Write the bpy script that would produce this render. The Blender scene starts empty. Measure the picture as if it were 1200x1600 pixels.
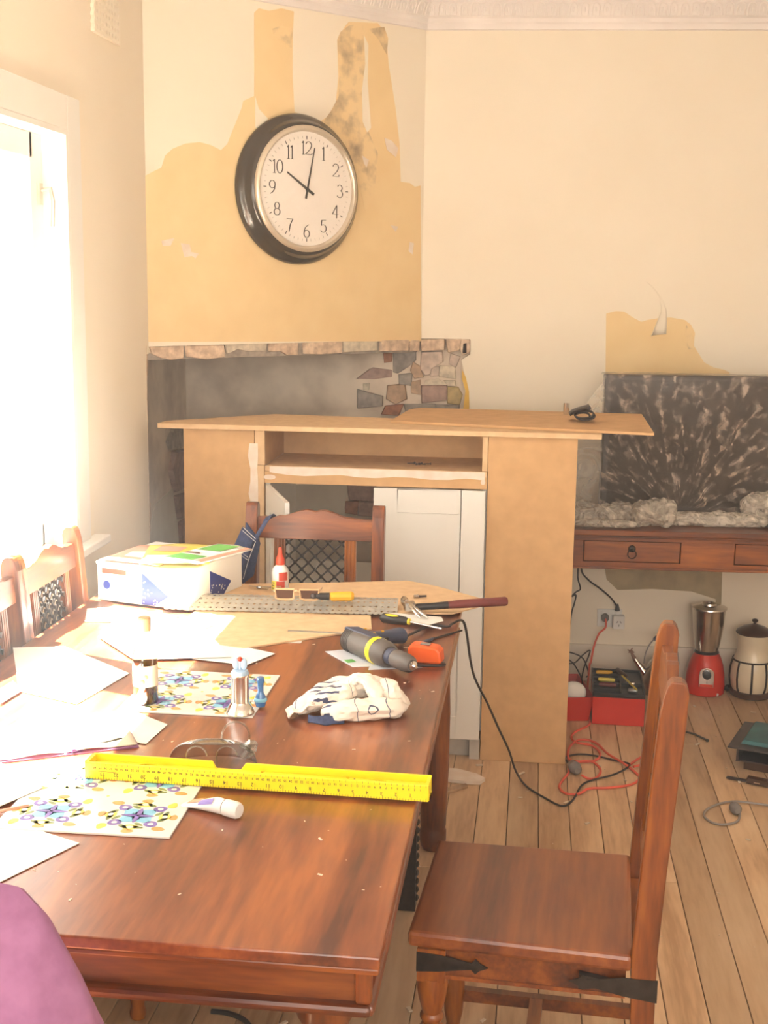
import bpy, math, random
from mathutils import Vector, Matrix
random.seed(7)
PI = math.pi
SC = bpy.context.scene
COL = SC.collection
sin, cos, R = math.sin, math.cos, math.radians

# ---------------------------------------------------------------- camera
def make_camera():
    yaw, pitch, roll = R(6.6), R(10.07), 0.013
    fw = Vector((-sin(yaw)*cos(pitch), cos(yaw)*cos(pitch), -sin(pitch)))
    r0 = Vector((cos(yaw), sin(yaw), 0)); u0 = r0.cross(fw)
    rt = r0*cos(roll)+u0*sin(roll); up = -r0*sin(roll)+u0*cos(roll)
    cd = bpy.data.cameras.new('camera'); cam = bpy.data.objects.new('camera', cd); COL.objects.link(cam)
    m = Matrix((rt, up, -fw)).transposed().to_4x4(); m.translation = (0, 0, 1.65)
    cam.matrix_world = m
    cd.sensor_width = 36; cd.lens = 45.0; cd.clip_start = .05
    SC.camera = cam
make_camera()
# ---------------------------------------------------------------- world, sun, window light, exposure
w = bpy.data.worlds.new('sky'); SC.world = w; w.use_nodes = True
bg = w.node_tree.nodes['Background']
bg.inputs[0].default_value = (1.0, 0.92, 0.82, 1); bg.inputs[1].default_value = 2.8
sd = bpy.data.lights.new('sun', 'SUN'); sd.energy = 110; sd.angle = R(.6); sd.color = (1, .95, .86)
so = bpy.data.objects.new('sun', sd); COL.objects.link(so)
so.rotation_euler = Vector((1, -.38, -1.85)).to_track_quat('-Z', 'Y').to_euler()
def portal(name, loc, dirv, sx, sy):
    d = bpy.data.lights.new(name, 'AREA'); d.shape = 'RECTANGLE'; d.size = sx; d.size_y = sy
    d.cycles.is_portal = True
    o = bpy.data.objects.new(name, d); COL.objects.link(o); o.location = loc
    o.rotation_euler = Vector(dirv).to_track_quat('-Z', 'Y').to_euler()
portal('window_portal', (-1.5, 2.6, 1.5), (1, 0, 0), 2.1, 1.4)
portal('rear_portal', (.7, -1.72, 1.70), (0, 1, 0), 3.4, 1.7)  # samples the sky fill entering by the added rear opening
SC.view_settings.view_transform = 'Standard'; SC.view_settings.look = 'None'
SC.view_settings.gamma = 1; SC.view_settings.use_curve_mapping = False
SC.view_settings.exposure = 1.55

# ---------------------------------------------------------------- materials
def newmat(name):
    m = bpy.data.materials.new(name); m.use_nodes = True
    n = m.node_tree; return m, n, n.nodes['Principled BSDF']
def mat(name, c, rough=.5, metal=0, c2=None, scale=20, bump=0, coat=0, stretch=None, detail=4, lo=.35, hi=.65, trans=0, ior=1.45):
    m, n, b = newmat(name)
    b.inputs['Roughness'].default_value = rough; b.inputs['Metallic'].default_value = metal
    b.inputs['Coat Weight'].default_value = coat; b.inputs['Coat Roughness'].default_value = .15
    b.inputs['Transmission Weight'].default_value = trans; b.inputs['IOR'].default_value = ior
    if c2 is None: c2 = tuple(v*.86 for v in c)
    tc = n.nodes.new('ShaderNodeTexCoord'); mp = n.nodes.new('ShaderNodeMapping')
    n.links.new(tc.outputs['Object'], mp.inputs[0])
    if stretch: mp.inputs['Scale'].default_value = stretch
    nz = n.nodes.new('ShaderNodeTexNoise'); nz.inputs['Scale'].default_value = scale; nz.inputs['Detail'].default_value = detail
    n.links.new(mp.outputs[0], nz.inputs[0])
    cr = n.nodes.new('ShaderNodeValToRGB'); e = cr.color_ramp.elements
    e[0].position = lo; e[1].position = hi; e[0].color = (*c, 1); e[1].color = (*c2, 1)
    n.links.new(nz.outputs[0], cr.inputs[0]); n.links.new(cr.outputs[0], b.inputs['Base Color'])
    if bump:
        bp = n.nodes.new('ShaderNodeBump'); bp.inputs['Strength'].default_value = bump; bp.inputs['Distance'].default_value = .004
        n.links.new(nz.outputs[0], bp.inputs['Height']); n.links.new(bp.outputs[0], b.inputs['Normal'])
    return m
def wood(name, cs, axis='Y', rough=.3, coat=.3, sc=1.0, ring=14):
    """streaky wood grain running along one object axis"""
    m, n, b = newmat(name)
    tc = n.nodes.new('ShaderNodeTexCoord'); mp = n.nodes.new('ShaderNodeMapping')
    oi = n.nodes.new('ShaderNodeObjectInfo')
    s = {'X': (.12, 1, 1), 'Y': (1, .12, 1), 'Z': (1, 1, .12)}[axis]
    mp.inputs['Scale'].default_value = tuple(v*sc for v in s)
    ad = n.nodes.new('ShaderNodeVectorMath'); ad.operation = 'ADD'
    mu = n.nodes.new('ShaderNodeMath'); mu.operation = 'MULTIPLY'; mu.inputs[1].default_value = 17
    n.links.new(oi.outputs['Random'], mu.inputs[0]); n.links.new(tc.outputs['Object'], ad.inputs[0]); n.links.new(mu.outputs[0], ad.inputs[1])
    n.links.new(ad.outputs[0], mp.inputs[0])
    a = n.nodes.new('ShaderNodeTexNoise'); a.inputs['Scale'].default_value = ring; a.inputs['Detail'].default_value = 5; a.inputs['Distortion'].default_value = 1.2
    f = n.nodes.new('ShaderNodeTexNoise'); f.inputs['Scale'].default_value = ring*11; f.inputs['Detail'].default_value = 3
    n.links.new(mp.outputs[0], a.inputs[0]); n.links.new(mp.outputs[0], f.inputs[0])
    mx = n.nodes.new('ShaderNodeMix'); mx.inputs[0].default_value = .28
    n.links.new(a.outputs[0], mx.inputs[2]); n.links.new(f.outputs[0], mx.inputs[3])
    cr = n.nodes.new('ShaderNodeValToRGB'); e = cr.color_ramp.elements
    e[0].position = .36; e[0].color = (*cs[0], 1); e[1].position = .64; e[1].color = (*cs[2], 1)
    k = e.new(.5); k.color = (*cs[1], 1)
    n.links.new(mx.outputs[0], cr.inputs[0])
    hs = n.nodes.new('ShaderNodeHueSaturation')
    mr = n.nodes.new('ShaderNodeMapRange'); mr.inputs[3].default_value = .82; mr.inputs[4].default_value = 1.18
    n.links.new(oi.outputs['Random'], mr.inputs[0]); n.links.new(mr.outputs[0], hs.inputs['Value'])
    n.links.new(cr.outputs[0], hs.inputs['Color']); n.links.new(hs.outputs[0], b.inputs['Base Color'])
    b.inputs['Roughness'].default_value = rough; b.inputs['Coat Weight'].default_value = coat; b.inputs['Coat Roughness'].default_value = .18
    bp = n.nodes.new('ShaderNodeBump'); bp.inputs['Strength'].default_value = .12; bp.inputs['Distance'].default_value = .002
    n.links.new(f.outputs[0], bp.inputs['Height']); n.links.new(bp.outputs[0], b.inputs['Normal'])
    return m
def film(name, tint, dens_lo, dens_hi, sc):
    """crinkled clear plastic: transparent body with glossy creases"""
    m = bpy.data.materials.new(name); m.use_nodes = True; n = m.node_tree; n.nodes.clear()
    o = n.nodes.new('ShaderNodeOutputMaterial'); t = n.nodes.new('ShaderNodeBsdfTransparent')
    p = n.nodes.new('ShaderNodeBsdfPrincipled'); p.inputs['Base Color'].default_value = (*tint, 1); p.inputs['Roughness'].default_value = .22
    tc = n.nodes.new('ShaderNodeTexCoord'); nz = n.nodes.new('ShaderNodeTexNoise')
    nz.inputs['Scale'].default_value = sc; nz.inputs['Detail'].default_value = 7; nz.inputs['Distortion'].default_value = 2.5
    n.links.new(tc.outputs['Object'], nz.inputs[0])
    mr = n.nodes.new('ShaderNodeMapRange'); mr.inputs[1].default_value = .42; mr.inputs[2].default_value = .68
    mr.inputs[3].default_value = dens_lo; mr.inputs[4].default_value = dens_hi
    n.links.new(nz.outputs[0], mr.inputs[0])
    bp = n.nodes.new('ShaderNodeBump'); bp.inputs['Strength'].default_value = .9; bp.inputs['Distance'].default_value = .01
    n.links.new(nz.outputs[0], bp.inputs['Height']); n.links.new(bp.outputs[0], p.inputs['Normal'])
    mx = n.nodes.new('ShaderNodeMixShader')
    n.links.new(mr.outputs[0], mx.inputs[0]); n.links.new(t.outputs[0], mx.inputs[1]); n.links.new(p.outputs[0], mx.inputs[2])
    n.links.new(mx.outputs[0], o.inputs[0]); return m
def film_rad(name, tint, lo, hi, cx, cz):
    """clear plastic with creases running out of a gathering point"""
    m = film(name, tint, lo, hi, 30); n = m.node_tree
    nz_ = [x for x in n.nodes if x.type == 'TEX_NOISE'][0]; tc = [x for x in n.nodes if x.type == 'TEX_COORD'][0]; mr = [x for x in n.nodes if x.type == 'MAP_RANGE'][0]
    nz_.inputs['Distortion'].default_value = .6
    sp = n.nodes.new('ShaderNodeSeparateXYZ'); n.links.new(tc.outputs['Object'], sp.inputs[0])
    def mth(op, a, b=None):
        k = n.nodes.new('ShaderNodeMath'); k.operation = op
        for i, v in enumerate((a, b)):
            if v is None: continue
            if isinstance(v, (int, float)): k.inputs[i].default_value = v
            else: n.links.new(v, k.inputs[i])
        return k.outputs[0]
    dx = mth('SUBTRACT', sp.outputs['X'], cx); dz = mth('SUBTRACT', sp.outputs['Z'], cz)
    an = mth('ARCTAN2', dz, dx); r_ = mth('SQRT', mth('ADD', mth('MULTIPLY', dx, dx), mth('MULTIPLY', dz, dz)))
    cb = n.nodes.new('ShaderNodeCombineXYZ'); n.links.new(mth('MULTIPLY', an, 9), cb.inputs[0]); n.links.new(mth('MULTIPLY', r_, 7), cb.inputs[1])
    n2 = n.nodes.new('ShaderNodeTexNoise'); n2.inputs['Scale'].default_value = 1.6; n2.inputs['Detail'].default_value = 6; n2.inputs['Distortion'].default_value = .5
    n.links.new(cb.outputs[0], n2.inputs[0])
    mx = n.nodes.new('ShaderNodeMix'); mx.inputs[0].default_value = .55; n.links.new(nz_.outputs[0], mx.inputs[2]); n.links.new(n2.outputs[0], mx.inputs[3])
    n.links.new(mx.outputs[0], mr.inputs[0]); mr.inputs[1].default_value = .50; mr.inputs[2].default_value = .66
    bp = [x for x in n.nodes if x.type == 'BUMP'][0]; n.links.new(mx.outputs[0], bp.inputs['Height'])
    return m
def clearglass(name, tint, refl=.12, rough=.03):
    m = bpy.data.materials.new(name); m.use_nodes = True; n = m.node_tree; n.nodes.clear()
    o = n.nodes.new('ShaderNodeOutputMaterial'); t = n.nodes.new('ShaderNodeBsdfTransparent'); t.inputs[0].default_value = (*tint, 1)
    g = n.nodes.new('ShaderNodeBsdfGlossy'); g.inputs['Roughness'].default_value = rough
    fr = n.nodes.new('ShaderNodeLayerWeight'); fr.inputs[0].default_value = .35
    mr = n.nodes.new('ShaderNodeMapRange'); mr.inputs[3].default_value = refl*.4; mr.inputs[4].default_value = min(1, refl*5)
    n.links.new(fr.outputs['Facing'], mr.inputs[0])
    mx = n.nodes.new('ShaderNodeMixShader'); n.links.new(mr.outputs[0], mx.inputs[0])
    n.links.new(t.outputs[0], mx.inputs[1]); n.links.new(g.outputs[0], mx.inputs[2]); n.links.new(mx.outputs[0], o.inputs[0])
    return m

M = {}
M['wall'] = mat('cream_wall_paint', (.90, .81, .66), .8, c2=(.88, .785, .63), scale=3, bump=.03)
M['ceil'] = mat('ceiling_paint', (.94, .87, .82), .8, scale=4)
M['patch'] = mat('old_ochre_paint', (.88, .67, .37), .85, c2=(.82, .60, .31), scale=9, bump=.08, lo=.3, hi=.75)
M['patch_dark'] = mat('mould_stained_plaster', (.86, .65, .36), .9, c2=(.36, .26, .16), scale=13, bump=.15, detail=9, lo=.46, hi=.70)
M['patch_low'] = mat('old_green_ochre_paint', (.50, .40, .24), .9, c2=(.36, .29, .18), scale=14, detail=7)
M['render'] = mat('grey_cement_render', (.84, .72, .58), .9, c2=(.56, .46, .36), scale=6, bump=.5, detail=9, lo=.38, hi=.68)
M['render_pale'] = mat('pale_cement_skim', (.74, .68, .56), .85, c2=(.66, .59, .48), scale=8, bump=.15)
M['rubble'] = mat('broken_plaster', (.80, .62, .45), .95, c2=(.50, .36, .25), scale=38, bump=.9, detail=8)
M['mortar'] = mat('old_mortar', (.50, .43, .35), .95, c2=(.30, .25, .2), scale=30, bump=.9, detail=8)
for k, c in dict(stone_grey=(.42, .37, .32), stone_pink=(.70, .56, .46), stone_tan=(.60, .42, .28), stone_mauve=(.48, .33, .27), stone_ochre=(.56, .42, .20),
                 stone_red=(.48, .23, .14), stone_orange=(.78, .28, .12), stone_cream=(.78, .68, .52)).items():
    M[k] = mat(k, c, .95, c2=tuple(v*.66 for v in c), scale=34, bump=.8, detail=7)
M['yellow_paint'] = mat('yellow_old_paint', (.82, .52, .10), .8, scale=20)
M['white_gloss'] = mat('white_joinery_paint', (.86, .84, .78), .35, c2=(.84, .81, .75), scale=5)
M['white_door'] = mat('white_door_paint', (.84, .81, .75), .4, c2=(.83, .80, .74), scale=5)
M['plinth'] = mat('plinth_grey', (.60, .56, .50), .5)
M['mdf'] = mat('raw_mdf', (.66, .41, .20), .75, c2=(.58, .35, .165), scale=18, bump=.05, detail=8)
M['mdf_pale'] = mat('mdf_cut_edge', (.74, .52, .30), .8, c2=(.66, .44, .24), scale=30)
M['filler'] = mat('white_filler', (.84, .74, .64), .85, c2=(.78, .64, .52), scale=25)
DW = [(.065, .014, .006), (.18, .046, .014), (.31, .095, .026)]
M['tabletop'] = wood('table_top_wood', DW, 'Y', .28, .55, 1.0, 7)
M['tablex'] = wood('table_apron_wood', [(.07, .014, .004), (.19, .046, .008), (.33, .095, .014)], 'X', .35, .2, 1.0, 9)
M['chairw'] = wood('chair_wood_upright', [(.08, .018, .003), (.20, .050, .007), (.34, .105, .011)], 'Z', .34, .2, 1.0, 11)
M['chairx'] = wood('chair_wood_cross', [(.08, .018, .003), (.19, .048, .008), (.32, .098, .012)], 'X', .34, .2, 1.0, 9)
M['seatw'] = wood('chair_seat_wood', [(.075, .016, .005), (.19, .048, .013), (.31, .095, .022)], 'X', .32, .25, 1.0, 6)
M['endgrain'] = mat('worn_end_grain', (.50, .22, .11), .4, c2=(.30, .10, .04), scale=30, coat=.4)
M['consolew'] = wood('console_wood', [(.09, .019, .004), (.24, .06, .009), (.40, .125, .017)], 'X', .33, .4, 1.0, 9)
M['board'] = wood('floorboard_pine', [(.42, .25, .13), (.60, .40, .23), (.70, .50, .31)], 'Y', .55, .05, .8, 8)
M['underfloor'] = mat('dark_gap', (.035, .02, .012), .9)
M['iron'] = mat('black_iron', (.05, .038, .032), .5, .6, c2=(.03, .024, .02), scale=60, bump=.3)
M['steel'] = mat('steel', (.62, .58, .53), .22, 1, scale=8)
M['chrome'] = mat('chrome', (.82, .80, .78), .08, 1, scale=8)
M['galv'] = mat('galvanised_steel', (.58, .58, .54), .4, .7, c2=(.46, .46, .43), scale=40)
M['black'] = mat('black_plastic', (.025, .022, .022), .35, scale=30)
M['rubber'] = mat('black_rubber', (.03, .024, .022), .6, scale=30)
M['darkgrey'] = mat('dark_grey_plastic', (.12, .105, .095), .45, scale=40)
M['navy'] = mat('navy_plastic', (.06, .075, .13), .4, scale=30)
M['clockrim'] = mat('clock_rim_enamel', (.07, .055, .035), .18, .3, c2=(.055, .042, .028), scale=10, coat=.6)
M['clockface'] = mat('clock_face', (.86, .80, .72), .5, c2=(.86, .79, .71), scale=4)
M['bezel'] = mat('clock_bezel', (.72, .63, .50), .3, .5, scale=6)
M['skirt'] = mat('skirting_paint', (.80, .72, .60), .5, c2=(.78, .70, .58), scale=6)
M['ink'] = mat('dark_print', (.07, .06, .045), .6, scale=20)
M['ink_grey'] = mat('grey_print', (.40, .36, .30), .6, scale=20)
M['red'] = mat('red_enamel', (.62, .022, .008), .35, c2=(.55, .018, .006), scale=10, coat=.4)
M['redplastic'] = mat('red_plastic', (.72, .06, .02), .4, scale=10)
M['orange'] = mat('orange_plastic', (.85, .13, .02), .35, scale=10)
M['cordred'] = mat('red_cord', (.80, .12, .07), .5, scale=10)
M['cordgrey'] = mat('grey_cord', (.30, .27, .25), .5, scale=10)
M['plug'] = mat('smoky_grey_plug', (.24, .22, .21), .2, scale=10)
M['white'] = mat('white_plastic', (.82, .80, .76), .4, scale=10)
M['paper'] = mat('white_paper', (.84, .82, .77), .7, c2=(.82, .80, .75), scale=10)
M['paper_cream'] = mat('cream_paper', (.84, .76, .60), .7, scale=10)
M['paper_blue'] = mat('bluish_paper', (.74, .77, .84), .5, scale=10)
M['yellow'] = mat('yellow_plastic', (.93, .76, .02), .35, c2=(.90, .72, .015), scale=10)
M['yellow_deep'] = mat('amber_plastic', (.80, .42, .02), .3, scale=10)
M['blueprint'] = mat('blue_print', (.015, .035, .24), .5, scale=10)
M['redprint'] = mat('red_print', (.60, .07, .04), .5, scale=10)
M['greenprint'] = mat('green_print', (.16, .55, .12), .4, scale=10)
M['pinkprint'] = mat('salmon_print', (.78, .38, .26), .45, scale=10)
M['yellowprint'] = mat('yellow_print', (.88, .72, .12), .45, scale=10)
M['brownprint'] = mat('brown_print', (.25, .13, .09), .45, scale=10)
M['purpleprint'] = mat('purple_print', (.20, .14, .45), .4, scale=10)
M['skyprint'] = mat('sky_blue_print', (.22, .55, .75), .4, scale=10)
M['oliveprint'] = mat('olive_print', (.20, .26, .09), .4, scale=10)
M['orangeprint'] = mat('orange_print', (.82, .36, .12), .4, scale=10)
M['tileglaze'] = mat('white_glaze', (.82, .81, .76), .2, scale=10, coat=.4)
M['towel'] = mat('towel_cotton', (.84, .76, .66), .9, c2=(.78, .69, .58), scale=60, bump=.3)
M['purplecloth'] = mat('purple_cotton', (.34, .155, .30), .9, c2=(.28, .12, .245), scale=45, bump=.25)
M['denim'] = mat('denim', (.065, .085, .17), .9, c2=(.04, .055, .12), scale=120, bump=.3)
M['cream_ceramic'] = mat('cream_ceramic', (.78, .68, .50), .3, coat=.4, scale=8)
M['brownwood'] = mat('dark_brown_lacquer', (.075, .035, .022), .3, scale=14, coat=.3)
M['teal'] = mat('teal_panel', (.03, .17, .19), .3, c2=(.015, .05, .06), scale=5)
M['dkmetal'] = mat('dark_metal', (.10, .085, .085), .35, .6, scale=20)
M['screen'] = mat('tv_screen', (.02, .016, .016), .12, scale=10)
M['film'] = film('plastic_film', (.50, .46, .42), .10, .62, 13)
M['film_bunch'] = film('plastic_film_bunched', (.80, .73, .62), .30, .8, 16)
M['film_rad'] = film_rad('plastic_film_gathered', (.74, .60, .48), .10, .60, .30, .0)
M['film_thin'] = film('plastic_film_single', (.72, .66, .56), .22, .5, 8)
M['glass'] = clearglass('window_glass', (.97, .98, .98))
M['bottleglass'] = clearglass('bottle_glass', (.62, .50, .34), .16)
M['wine'] = mat('dark_sauce', (.10, .03, .02), .2, scale=10, coat=.5)
M['goggle'] = clearglass('goggle_plastic', (.84, .86, .84), .2, .08)
M['lightblue'] = mat('pale_blue_plastic', (.45, .62, .80), .3, scale=10)
M['blueglass'] = mat('blue_glass', (.05, .20, .50), .08, scale=10, coat=.8)
M['tan_frame'] = mat('tan_frame', (.62, .40, .22), .3, scale=10)
M['lens'] = mat('brown_lens', (.10, .05, .035), .1, scale=10)
M['hammergrip'] = mat('maroon_grip', (.17, .035, .03), .55, scale=30)
M['palewood'] = wood('pale_timber', [(.55, .40, .24), (.66, .50, .32), (.72, .58, .40)], 'X', .7, 0, 1.2, 10)
M['leather'] = mat('black_leather', (.045, .03, .026), .5, c2=(.03, .02, .018), scale=50, bump=.3)
M['chip'] = mat('pale_chip', (.76, .64, .50), .8, scale=10)

# ---------------------------------------------------------------- mesh building
class MB:
    def __init__(s): s.v = []; s.f = []; s.m = []; s.marks = []
    def add(s, vs, fs, mi=0):
        n = len(s.v); s.marks.append((n, len(s.f))); s.v += [tuple(v) for v in vs]; s.f += [tuple(i+n for i in f) for f in fs]; s.m += [mi]*len(fs); return s
    def box(s, x0, x1, y0, y1, z0, z1, mi=0, xf=None):
        vs = [Vector((x, y, z)) for z in (z0, z1) for y in (y0, y1) for x in (x0, x1)]
        if xf: vs = [xf @ v for v in vs]
        return s.add(vs, [(0, 2, 3, 1), (4, 5, 7, 6), (0, 1, 5, 4), (1, 3, 7, 5), (3, 2, 6, 7), (2, 0, 4, 6)], mi)
    def obox(s, p, q, w, h, mi=0, up=(0, 0, 1)):
        """bar from p to q of width w and height h"""
        p, q = Vector(p), Vector(q); d = (q-p).normalized(); a = d.cross(Vector(up))
        if a.length < 1e-4: a = Vector((1, 0, 0))
        a.normalize(); b = a.cross(d)
        vs = [c+a*w/2*i+b*h/2*j for c in (p, q) for j in (-1, 1) for i in (-1, 1)]
        return s.add(vs, [(0, 2, 3, 1), (4, 5, 7, 6), (0, 1, 5, 4), (1, 3, 7, 5), (3, 2, 6, 7), (2, 0, 4, 6)], mi)
    def lathe(s, prof, n=24, xf=None, mi=0, capb=True, capt=True):
        """prof: (radius, height) pairs about the z axis"""
        vs = []; fs = []
        for r, z in prof:
            for k in range(n): vs.append(Vector((r*cos(2*PI*k/n), r*sin(2*PI*k/n), z)))
        for i in range(len(prof)-1):
            for k in range(n): fs.append((i*n+k, i*n+(k+1) % n, (i+1)*n+(k+1) % n, (i+1)*n+k))
        if capb: fs.append(tuple(range(n-1, -1, -1)))
        if capt: fs.append(tuple((len(prof)-1)*n+k for k in range(n)))
        if xf: vs = [xf @ v for v in vs]
        return s.add(vs, fs, mi)
    def tube(s, pts, r, n=8, closed=False, mi=0, flat=1):
        pts = [Vector(p) for p in pts]; L = len(pts); vs = []; fs = []; up = Vector((0, 0, 1)); prev = None
        for i, p in enumerate(pts):
            a = pts[i-1] if (i or closed) else p; b = pts[(i+1) % L] if (i < L-1 or closed) else p
            d = (b-a).normalized(); 
            if prev is None:
                u = d.cross(up)
                if u.length < .1: u = d.cross(Vector((1, 0, 0)))
            else: u = prev-d*prev.dot(d)
            u.normalize(); prev = u; v = d.cross(u)
            rr = r[i] if isinstance(r, (list, tuple)) else r
            for k in range(n): vs.append(p+u*rr*cos(2*PI*k/n)+v*rr*flat*sin(2*PI*k/n))
        for i in range(L if closed else L-1):
            j = (i+1) % L
            for k in range(n): fs.append((i*n+k, i*n+(k+1) % n, j*n+(k+1) % n, j*n+k))
        if not closed: fs += [tuple(range(n-1, -1, -1)), tuple((L-1)*n+k for k in range(n))]
        return s.add(vs, fs, mi)
    def prism(s, poly, ext, mi=0, inset=0):
        """polygon of 3-D points pushed along ext; inset chamfers the far face"""
        P_ = [Vector(p) for p in poly]; e = Vector(ext); n = len(P_); c = sum(P_, Vector())/n
        Q = [p+e+(c-p)*inset for p in P_]
        return s.add(P_+Q, [tuple(range(n-1, -1, -1)), tuple(range(n, 2*n))]+[(k, (k+1) % n, n+(k+1) % n, n+k) for k in range(n)], mi)
    def grid(s, f, nu, nv, mi=0):
        vs = [f(i/nu, j/nv) for j in range(nv+1) for i in range(nu+1)]
        return s.add(vs, [(j*(nu+1)+i, j*(nu+1)+i+1, (j+1)*(nu+1)+i+1, (j+1)*(nu+1)+i) for j in range(nv) for i in range(nu)], mi)
    def ball(s, c, rx, ry=None, rz=None, n=14, mi=0, xf=None):
        ry = ry or rx; rz = rz or rx; pr = []
        vs = []; fs = []; m_ = n//2
        for i in range(m_+1):
            t = PI*i/m_
            for k in range(n): vs.append(Vector((c[0]+rx*sin(t)*cos(2*PI*k/n), c[1]+ry*sin(t)*sin(2*PI*k/n), c[2]-rz*cos(t))))
        for i in range(m_):
            for k in range(n): fs.append((i*n+k, i*n+(k+1) % n, (i+1)*n+(k+1) % n, (i+1)*n+k))
        if xf: vs = [xf @ v for v in vs]
        return s.add(vs, fs, mi)
    def each(s, name, mats, parent=None, **k):
        """every added piece as an object of its own"""
        for a, b, fa, fb in s.pieces():
            q = MB(); q.v = s.v[a:b]; q.f = [tuple(i-a for i in f) for f in s.f[fa:fb]]; q.m = s.m[fa:fb]
            q.build(name, mats, parent, **k)
    def pieces(s):
        return [(a, b, c, d) for (a, c), (b, d) in zip(s.marks, s.marks[1:]+[(len(s.v), len(s.f))])]
    def build(s, name, mats, parent=None, smooth=False, bevel=0, solid=0, sub=0, loc=None):
        me = bpy.data.meshes.new(name); me.from_pydata(s.v, [], s.f)
        if not isinstance(mats, (list, tuple)): mats = [mats]
        for m in mats: me.materials.append(M[m] if isinstance(m, str) else m)
        for p, mi in zip(me.polygons, s.m): p.material_index = mi; p.use_smooth = smooth
        me.update()
        import bmesh
        b = bmesh.new(); b.from_mesh(me)
        bmesh.ops.remove_doubles(b, verts=b.verts, dist=1e-6)
        bmesh.ops.recalc_face_normals(b, faces=b.faces); b.to_mesh(me); b.free()
        o = bpy.data.objects.new(name, me); COL.objects.link(o)
        if parent is not None: o.parent = parent
        if loc: o.location = loc
        if bevel:
            m = o.modifiers.new('bevel', 'BEVEL'); m.width = bevel; m.segments = 2; m.limit_method = 'ANGLE'; m.angle_limit = R(40)
        if solid:
            m = o.modifiers.new('solid', 'SOLIDIFY'); m.thickness = solid; m.offset = 0
        if sub:
            m = o.modifiers.new('sub', 'SUBSURF'); m.levels = sub; m.render_levels = sub
        if smooth and not sub:
            try: me.set_sharp_from_angle(angle=R(42))
            except Exception: pass
        return o
def tag(o, label, cat, group=None, kind=None):
    if label: o['label'] = label
    if cat: o['category'] = cat
    if group: o['group'] = group
    if kind: o['kind'] = kind
    return o
def thing(name, label, cat, loc=(0, 0, 0), rz=0, group=None, rot=None):
    o = bpy.data.objects.new(name, None); o.empty_display_size = .05; COL.objects.link(o)
    o.location = loc; o.rotation_euler = rot or (0, 0, rz); return tag(o, label, cat, group)
def struct(o): o['kind'] = 'structure'; return o
def copy_tree(o, parent=None):
    c = o.copy(); COL.objects.link(c); c.parent = parent
    for ch in o.children: copy_tree(ch, c)
    return c
def T(loc, z=0, x=0, y=0): return Matrix.Translation(Vector(loc)) @ Matrix.Rotation(z, 4, 'Z') @ Matrix.Rotation(y, 4, 'Y') @ Matrix.Rotation(x, 4, 'X')
def along(p, d):
    """matrix placing local z along d at p"""
    return Matrix.Translation(Vector(p)) @ Vector(d).to_track_quat('Z', 'Y').to_matrix().to_4x4()
def smooth_path(pts, k=6):
    P_ = [Vector(p) for p in pts]; out = []
    for i in range(len(P_)-1):
        a, b, c, d = P_[max(i-1, 0)], P_[i], P_[i+1], P_[min(i+2, len(P_)-1)]
        for j in range(k):
            t = j/k
            out.append(.5*((2*b)+(c-a)*t+(2*a-5*b+4*c-d)*t*t+(3*b-a-3*c+d)*t**3))
    return out+[P_[-1]]
def text_mesh(s, size, name, m, parent, xf, ext=.0004, sx=1, align='CENTER'):
    cu = bpy.data.curves.new(name, 'FONT'); cu.body = s; cu.size = size; cu.align_x = align; cu.align_y = 'CENTER'; cu.extrude = ext; cu.resolution_u = 3
    t = bpy.data.objects.new(name, cu); COL.objects.link(t); dg = bpy.context.evaluated_depsgraph_get(); dg.update()
    me = bpy.data.meshes.new_from_object(t.evaluated_get(dg)); bpy.data.objects.remove(t)
    me.transform(Matrix.Scale(sx, 4, (1, 0, 0))); me.transform(xf); me.materials.clear(); me.materials.append(M[m])
    o = bpy.data.objects.new(name, me); COL.objects.link(o); o.parent = parent; return o
def lump(rnd, a): return (rnd.random()-.5)*a
def nz(x, y, z=0):
    from mathutils import noise
    return noise.noise(Vector((x, y, z)))

# ================================================================ THE ROOM
def yb(x): return 5.35+.05*(x-.785)
NB = Vector((.05, -.9987, 0)); DN = Vector((.7071, -.7071, 0)); DD = Vector((.7071, .7071, 0))
LC = Vector((-1.35, 4.405, 0)); RC = Vector((-.468, 5.287, 0))

# floor: every board a piece of its own
fl = struct(MB().box(-1.62, 2.62, -1.72, 5.7, -.06, -.024).build('floor', 'underfloor'))
rb = random.Random(4)
k0 = -16
for k in range(k0, 28):
    xa = -.039+.0975*k
    if xa < -1.62 or xa > 2.6: continue
    ys = [-1.7, {0: 3.1, 1: 1.9, 2: 4.35, 3: 2.3, 4: 3.45, 5: 1.2, 6: 4.6}.get(k % 7, 3), 5.66]
    for j in range(2):
        MB().box(xa+.0012, xa+.0963, ys[j]+.001, ys[j+1]-.001, -.024, -.0006-rb.random()*.0012).build('floorboard', 'board', fl, bevel=.0012)
# left wall with its window opening
wl = MB()
X0, X1 = -1.46, -1.35
wl.box(X0, X1, -1.72, 1.45, 0, 2.85).box(X0, X1, 1.45, 3.63, 0, .85).box(X0, X1, 1.45, 3.63, 2.07, 2.85)
wl.box(X0, X1, 3.63, 4.372, 0, 1.40).box(X0, X1, 3.63, 4.404, 1.40, 2.85)
wl = struct(wl.build('wall_left', 'wall'))
e = MB().box(-1.60, -1.4605, 4.3, 5.46, 0, 2.85).build('cement_render', 'render', wl)
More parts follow.
